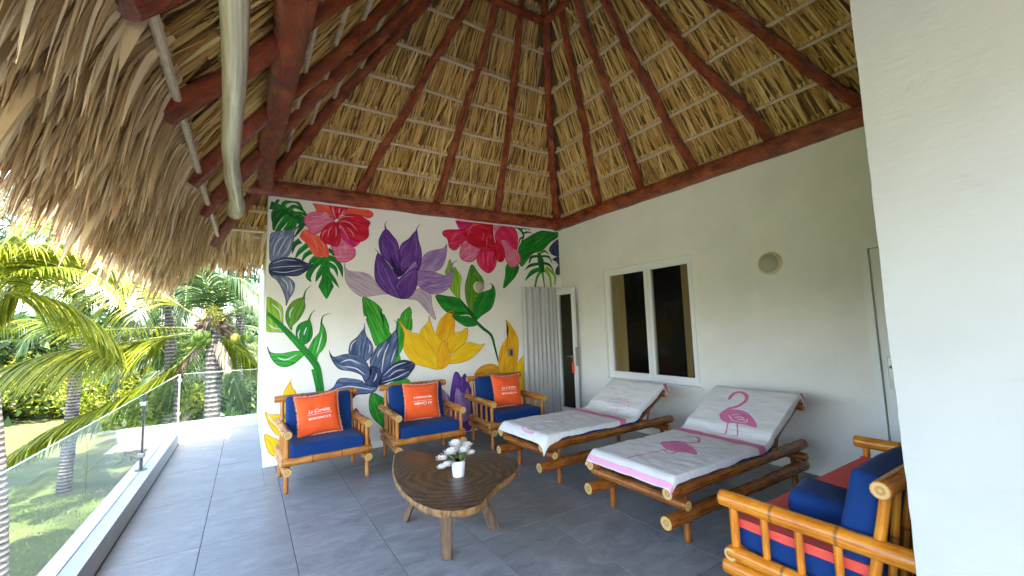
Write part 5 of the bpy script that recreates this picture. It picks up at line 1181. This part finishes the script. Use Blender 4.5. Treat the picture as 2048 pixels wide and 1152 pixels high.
def frond_mesh(b, P, maxl, rng, gravity=1.0, pairs=62, width=.034, side_ref=None, tone0=.5, spread=.75):
    """P: rachis polyline (world/local). leaflets on both sides, hanging under gravity"""
    P = spline(P, 8); n = len(P); acc = [0]
    for i in range(1, n): acc.append(acc[-1] + np.linalg.norm(P[i] - P[i - 1]))
    Lr = acc[-1]
    def pt(s):
        d = s * Lr; i = min(np.searchsorted(acc, d), n - 1); i = max(1, i); t = (d - acc[i - 1]) / max(1e-6, acc[i] - acc[i - 1]); return P[i - 1] + (P[i] - P[i - 1]) * t, (P[i] - P[i - 1]) / max(1e-6, acc[i] - acc[i - 1])
    twist = rng.randn() * .25
    for k in range(pairs):
        s = .14 + .85 * k / pairs; p, tg = pt(s); upv = np.array([0, 0, 1.0]); sd = np.cross(tg, upv); sd /= np.linalg.norm(sd) + 1e-6
        sd = sd * cos(twist) + np.cross(sd, tg) * sin(twist)
        ll = maxl * (sin(pi * min(1, .18 + .80 * s)) ** .6) * (.9 + .2 * rng.rand()) * (1 if s < .85 else (1.0 - (s - .85) * 3.2))
        for sg in (-1, 1):
            if rng.rand() < .04: continue
            d = sd * sg * spread + tg * (.55 + .5 * s) + upv * .15 + rng.randn(3) * .05; d /= np.linalg.norm(d); cur = p.copy(); vs = []; w = width * (.8 + .4 * rng.rand()); N = 4
            for i in range(N + 1):
                t = i / N; wd = w * (.55, 1, .9, .6, .08)[i]; c = np.cross(d, tg); c /= np.linalg.norm(c) + 1e-6; wv = np.cross(d, c); wv /= np.linalg.norm(wv) + 1e-6
                vs += [cur - wv * wd / 2, cur + wv * wd / 2]; d = d + np.array([0, 0, -1]) * gravity * (.28 + .25 * t); d /= np.linalg.norm(d); cur = cur + d * ll / N
            b.add(vs, [(2 * i, 2 * i + 1, 2 * i + 3, 2 * i + 2) for i in range(N)], None, min(1, max(0, tone0 + rng.randn() * .2)))
    return P
def build_frond(P, maxl, parent, rng, m=M_PLY, org=(0, 0, 0), **k):
    o_ = np.array(org, float); P = [np.array(p, float) - o_ for p in P]; b = MB(); Q = frond_mesh(b, P, maxl, rng, **k)
    o = b.build('frond', m, parent); r = MB(); r.tube(Q[::3] + [Q[-1]], [.028 * (1 - .85 * i / len(Q[::3])) for i in range(len(Q[::3]) + 1)], 6); r.build('rachis', M_RACH, o, smooth=True); return o
prg = np.random.RandomState(21)
def trunk(base, top_, r0, r1, parent, bend=.2):
    pts = []; base = np.array(base, float); top_ = np.array(top_, float); n = 22
    for i in range(n + 1): t = i / n; pts.append(base + (top_ - base) * t + np.array([bend * sin(pi * t), 0, 0])) 
    b = MB(); b.tube(pts, [r0 + (r1 - r0) * i / n + .008 * (i % 2) for i in range(n + 1)], 14); return b.build('trunk', M_TRUNK, parent, smooth=True)
# frond prototypes for the generic crowns
protos = []
def gen_frond(L, el0, rng, bend=1.5):
    P = []; cur = np.zeros(3); e = el0; n = 10
    for i in range(n + 1): P.append(cur.copy()); cur = cur + np.array([cos(e), 0, sin(e)]) * L / n; e -= bend / n * (1 + .8 * i / n)
    return P
PROTO = []
for q in range(7):
    el = (1.25, 1.0, .75, .5, .2, -.1, -.45)[q]; b = MB(); Q = frond_mesh(b, gen_frond(4.1, el, prg, (1.7, 1.7, 1.6, 1.5, 1.3, 1.0, .7)[q]), .85, prg, gravity=.75, pairs=46, width=.05)
    r = MB(); r.tube(Q[::4], [.03 * (1 - .9 * i / len(Q[::4])) for i in range(len(Q[::4]))], 5); PROTO.append((b, r))
pm = {}
def generic_crown(parent, loc, n, scale, rng, m, skip=None):
    for i in range(n):
        q = int(6.99 * i / n); az = i * 2.39996 + rng.rand() * .5
        if skip and skip(az, q): continue
        key = (q, m.name)
        if key not in pm:
            b, r = PROTO[q]; o = b.build('frond', m, None); rr_ = r.build('rachis', M_RACH, o, smooth=True); pm[key] = (o.data, rr_.data); bpy.data.objects.remove(rr_); bpy.data.objects.remove(o)
        o = link(bpy.data.objects.new('frond', pm[key][0]), parent); link(bpy.data.objects.new('rachis', pm[key][1]), o)
        o.location = Vector(loc); o.rotation_euler = (rng.randn() * .12, 0, az); sc = scale * (.85 + .3 * rng.rand()); o.scale = (sc, sc, sc)
# main palm
D0 = 9.5; C0 = at_depth(428, 655, D0)
main = empty('coconut_palm', (C0[0], C0[1], GZ), label='coconut palm with green coconuts beside the far railing, its long fronds sweeping left', cat='palm tree')
o0 = np.array([C0[0], C0[1], GZ])
base = at_depth(428, 830, D0); trunk((0.0, 0, 0), C0 - o0 + np.array([0, 0, -.05]), .17, .14, main, .02)
def fr(pxs, maxl, m=M_PLY, **k):
    P = [at_depth(x, y, d) for x, y, d in pxs]; return build_frond(P, maxl, main, prg, m, o0, **k)
fr([(420, 650, 9.5), (330, 592, 9.2), (215, 522, 8.9), (130, 502, 8.7), (50, 545, 8.5), (-20, 640, 8.3)], 1.75, gravity=1.2, pairs=170, spread=.55, tone0=.70, width=.036)
fr([(415, 662, 9.5), (370, 668, 9.2), (250, 685, 8.9), (110, 705, 8.6), (-20, 745, 8.4)], 1.45, gravity=1.2, pairs=150, tone0=.66, spread=.55)
fr([(415, 672, 9.5), (340, 742, 9.0), (230, 805, 8.6), (110, 860, 8.3), (-30, 945, 8.0)], .95, gravity=.8, pairs=130, tone0=.5, spread=.6)
fr([(418, 660, 9.5), (330, 655, 9.9), (180, 660, 10.3), (60, 640, 10.6), (-60, 680, 10.8)], 1.0, gravity=.9, pairs=70)
fr([(424, 650, 9.5), (424, 590, 9.6), (405, 540, 9.8), (330, 515, 10.2), (260, 560, 10.5)], .9, M_PLG, pairs=60)
fr([(430, 650, 9.5), (438, 590, 9.4), (470, 555, 9.3), (520, 590, 9.2), (550, 660, 9.1)], .95, M_PLG, pairs=60)
fr([(430, 655, 9.5), (470, 620, 9.8), (530, 610, 10.2), (600, 650, 10.6)], .9, M_PLG, pairs=60)
fr([(430, 655, 9.5), (415, 570, 9.3), (380, 520, 8.9), (320, 500, 8.3)], .9, M_PLG, pairs=60)
fr([(432, 668, 9.5), (470, 690, 9.8), (520, 740, 10.1)], .8, pairs=44)
fr([(425, 668, 9.5), (440, 700, 10.0), (470, 760, 10.5), (490, 820, 10.8)], .8, M_PLG, pairs=44)
fr([(420, 668, 9.5), (380, 700, 10.0), (350, 760, 10.5), (335, 830, 10.8)], .8, M_PLG, pairs=44)
fr([(418, 672, 9.5), (385, 705, 9.3), (360, 735, 9.2), (345, 765, 9.1)], .35, M_DRY, pairs=30, gravity=1.4)
fr([(430, 672, 9.5), (450, 712, 9.3), (462, 745, 9.2)], .3, M_DRY, pairs=24, gravity=1.4)
M_COCO = m_leaf('green_coconut', (.06, .11, .01), (.12, .18, .015), (.20, .24, .03), .05); M_COCY = m_leaf('yellow_coconut', (.18, .16, .015), (.26, .24, .02), (.32, .28, .03), .05)
def sphere(name, c, r, m, parent, sq=1.15):
    bm = bmesh.new(); bmesh.ops.create_uvsphere(bm, u_segments=14, v_segments=10, radius=r)
    for v in bm.verts: v.co.z *= sq
    me = bpy.data.meshes.new(name); bm.to_mesh(me); bm.free(); me.materials.append(m); me.polygons.foreach_set('use_smooth', [True] * len(me.polygons)); o = link(bpy.data.objects.new(name, me), parent); o.location = Vector(c); return o
for x, y, d, m in ((388, 682, 9.15, M_COCO), (396, 671, 9.1, M_COCO), (404, 678, 9.2, M_COCO), (411, 670, 9.25, M_COCO), (399, 684, 9.2, M_COCO), (414, 681, 9.3, M_COCO), (471, 677, 9.2, M_COCY), (500, 677, 9.3, M_COCO), (493, 671, 9.4, M_COCO)):
    sphere('coconut', at_depth(x, y, d) - o0, .098, m, main)
b = MB()
for k in range(90):                                   # dry sheath fibres, flower stalks
    a = prg.rand() * 2 * pi; p = C0 - o0 + np.array([cos(a) * .1, sin(a) * .1, -.1 + .3 * prg.rand()]); d = np.array([cos(a), sin(a), -.6 + 1.3 * prg.rand()]); d /= np.linalg.norm(d); L_ = .15 + .3 * prg.rand(); w = np.array([-sin(a), cos(a), 0]) * .014
    b.add([p - w, p + w, p + d * L_ * .6 + w * .7, p + d * L_ + np.array([0, 0, -.12]), p + d * L_ * .6 - w * .7], [(0, 1, 2, 3, 4)], None, prg.rand())
b.build('leaf_sheath', M_DRY, main)
b = MB()
for k in range(120):
    a = prg.rand() * 2 * pi; c = at_depth(418 + 14 * prg.randn(), 628 + 10 * prg.randn(), 9.35) - o0; d = np.array([cos(a), sin(a), .4 * prg.randn()]) * .14; w = np.array([0, 0, .008]); b.add([c - w, c + w, c + d], [(0, 1, 2)], None, prg.rand())
b.build('flower_stalk', M_COCY, main)
# further palms
def palm(px_, py_, dep, label, n=26, scale=1.0, m=M_PLG, r=.15, seed=0, lean=0.0, skip=None):
    c = at_depth(px_, py_, dep); rng = np.random.RandomState(seed); bx, by = (c[0] + lean, c[1])
    e = empty('coconut_palm', (bx, by, GZ), label=label, cat='palm tree', group='coconut palms beyond the terrace'); o_ = np.array([bx, by, GZ])
    trunk((0, 0, 0), c - o_, r * 1.15, r * .85, e, .1); generic_crown(e, c - o_, n, scale, rng, m, skip); return e
palm(-50, 600, 7.2, 'coconut palm closest to the left edge with a grey trunk behind the glass', 13, .72, M_PLY, .15, 3, lean=.50, skip=lambda az, q: q >= 3)
palm(338, 560, 12.5, 'slender coconut palm just left of the coconut bearing one', 22, .95, M_PLG, .15, 4, lean=0.1)
palm(160, 470, 14, 'tall coconut palm rising behind the thatch fringe', 26, 1.1, M_PLG, .15, 5)
palm(480, 500, 17, 'tall coconut palm right beside the white block wall', 26, 1.1, M_PLG, .15, 8)
palm(400, 700, 22, 'short coconut palm hidden behind the coconut bearing one', 26, 1.1, M_PLG, .14, 10)
palm(-230, 480, 13, 'coconut palm reaching in over the left edge', 26, 1.1, M_PLY, .15, 12)
lp = [o for o in SC.objects if o.name.startswith('coconut_palm') and 'left edge with a grey trunk' in o.get('label', '')][0]; lo_ = np.array(lp.location)
for pts_, ml in (([(-50, 600, 7.2), (-10, 540, 7.3), (70, 500, 7.5), (170, 500, 7.8), (260, 560, 8.1)], 1.2), ([(-50, 600, 7.2), (10, 585, 7.4), (100, 600, 7.8), (190, 650, 8.2), (240, 720, 8.5)], 1.1), ([(-50, 600, 7.2), (0, 500, 7.4), (60, 430, 7.8), (150, 420, 8.4)], 1.1)):
    build_frond([at_depth(x, y, d) for x, y, d in pts_], ml, lp, prg, M_PLY, lo_, gravity=1.1, pairs=110, spread=.6, tone0=.68, width=.032)
# shrubs
def shrub(px_, dep, r, h, label, seed, m=M_PLG):
    c = at_depth(px_, 700, dep); rng = np.random.RandomState(seed); e = empty('shrub', (c[0], c[1], GZ), label=label, cat='shrub', group='shrubs at the back of the lawn'); b = MB()
    for k in range(5200):
        v = rng.randn(3); v /= np.linalg.norm(v); rr_ = (.55 + .45 * rng.rand() ** .5) * (1 + .25 * rn(v[0] * 2 + seed, v[1] * 2, v[2] * 2)); p = np.array([v[0] * r * rr_, v[1] * r * rr_, h * .5 + v[2] * h * .5 * rr_])
        if p[2] < .02: continue
        d = rng.randn(3); d /= np.linalg.norm(d); s_ = np.cross(d, rng.randn(3)); s_ /= np.linalg.norm(s_) + 1e-6; l_ = .16 + .16 * rng.rand(); b.add([p, p + d * l_ * .5 + s_ * .05, p + d * l_, p + d * l_ * .5 - s_ * .05], [(0, 1, 2, 3)], None, rng.rand())
    b.build('foliage', m, e)
    b = MB()
    for k in range(5): a = k * 1.3; b.tube([(0, 0, 0), (cos(a) * r * .35, sin(a) * r * .35, h * .6)], [.04, .015], 6)
    b.build('stem', M_TRUNK, e)
for i, (x, d, r, h, lab) in enumerate(((500, 13, 1.5, 3.4, 'round leafy shrub against the white block'), (385, 15, 1.7, 3.2, 'leafy shrub behind the far glass panel'), (270, 24, 3.0, 4.5, 'broad shrub at the back of the lawn below the long frond'), (110, 27, 3.4, 4.8, 'wide shrub at the back of the lawn left of the palms'), (-60, 29, 3.6, 5.2, 'large dark shrub at the far left end of the lawn'), (440, 27, 3.4, 5.4, 'tall dark shrub behind the coconut palm'), (-300, 30, 4.0, 5.5, 'large shrub beyond the left edge of the lawn'))): shrub(x, d, r, h, lab, 40 + i, M_PLY if i in (1, 2, 3, 5) else M_PLG)
# a distant tree line closing the garden
b = MB(); rng = np.random.RandomState(77)
for k in range(26000):
    a = math.radians(-75 + 95 * rng.rand()); dist = 38 + 10 * rng.rand(); hh = 3.0 + 3.0 * rn(a * 6, 0) + 1.2 * rn(a * 30, 3); z = GZ + (hh + 3) * rng.rand() ** .8; p = np.array([sin(a) * dist, cos(a) * dist, z]); d = rng.randn(3); d /= np.linalg.norm(d); s_ = np.cross(d, rng.randn(3)); s_ /= np.linalg.norm(s_) + 1e-6; l_ = .5 + .6 * rng.rand()
    b.add([p, p + d * l_ * .5 + s_ * .2, p + d * l_, p + d * l_ * .5 - s_ * .2], [(0, 1, 2, 3)], None, rng.rand())
b.build('tree_line', M_PLG, kind='stuff', label='dense green tree line at the far side of the garden')
# a few dry fallen leaves and a fallen frond on the lawn
b = MB(); q = at(262, 1018, 2, GZ + .02)
for k in range(40): b.add([q + np.array([.03 * k, .0, .01]), q + np.array([.03 * k + .02, .0, .02]), q + np.array([.03 * k + .12, .3 * (1 - k / 50), .02])], [(0, 1, 2)], None, .8)
b.build('fallen_frond', M_DRY, label='dry fallen palm frond lying on the lawn below the railing', cat='fallen frond')
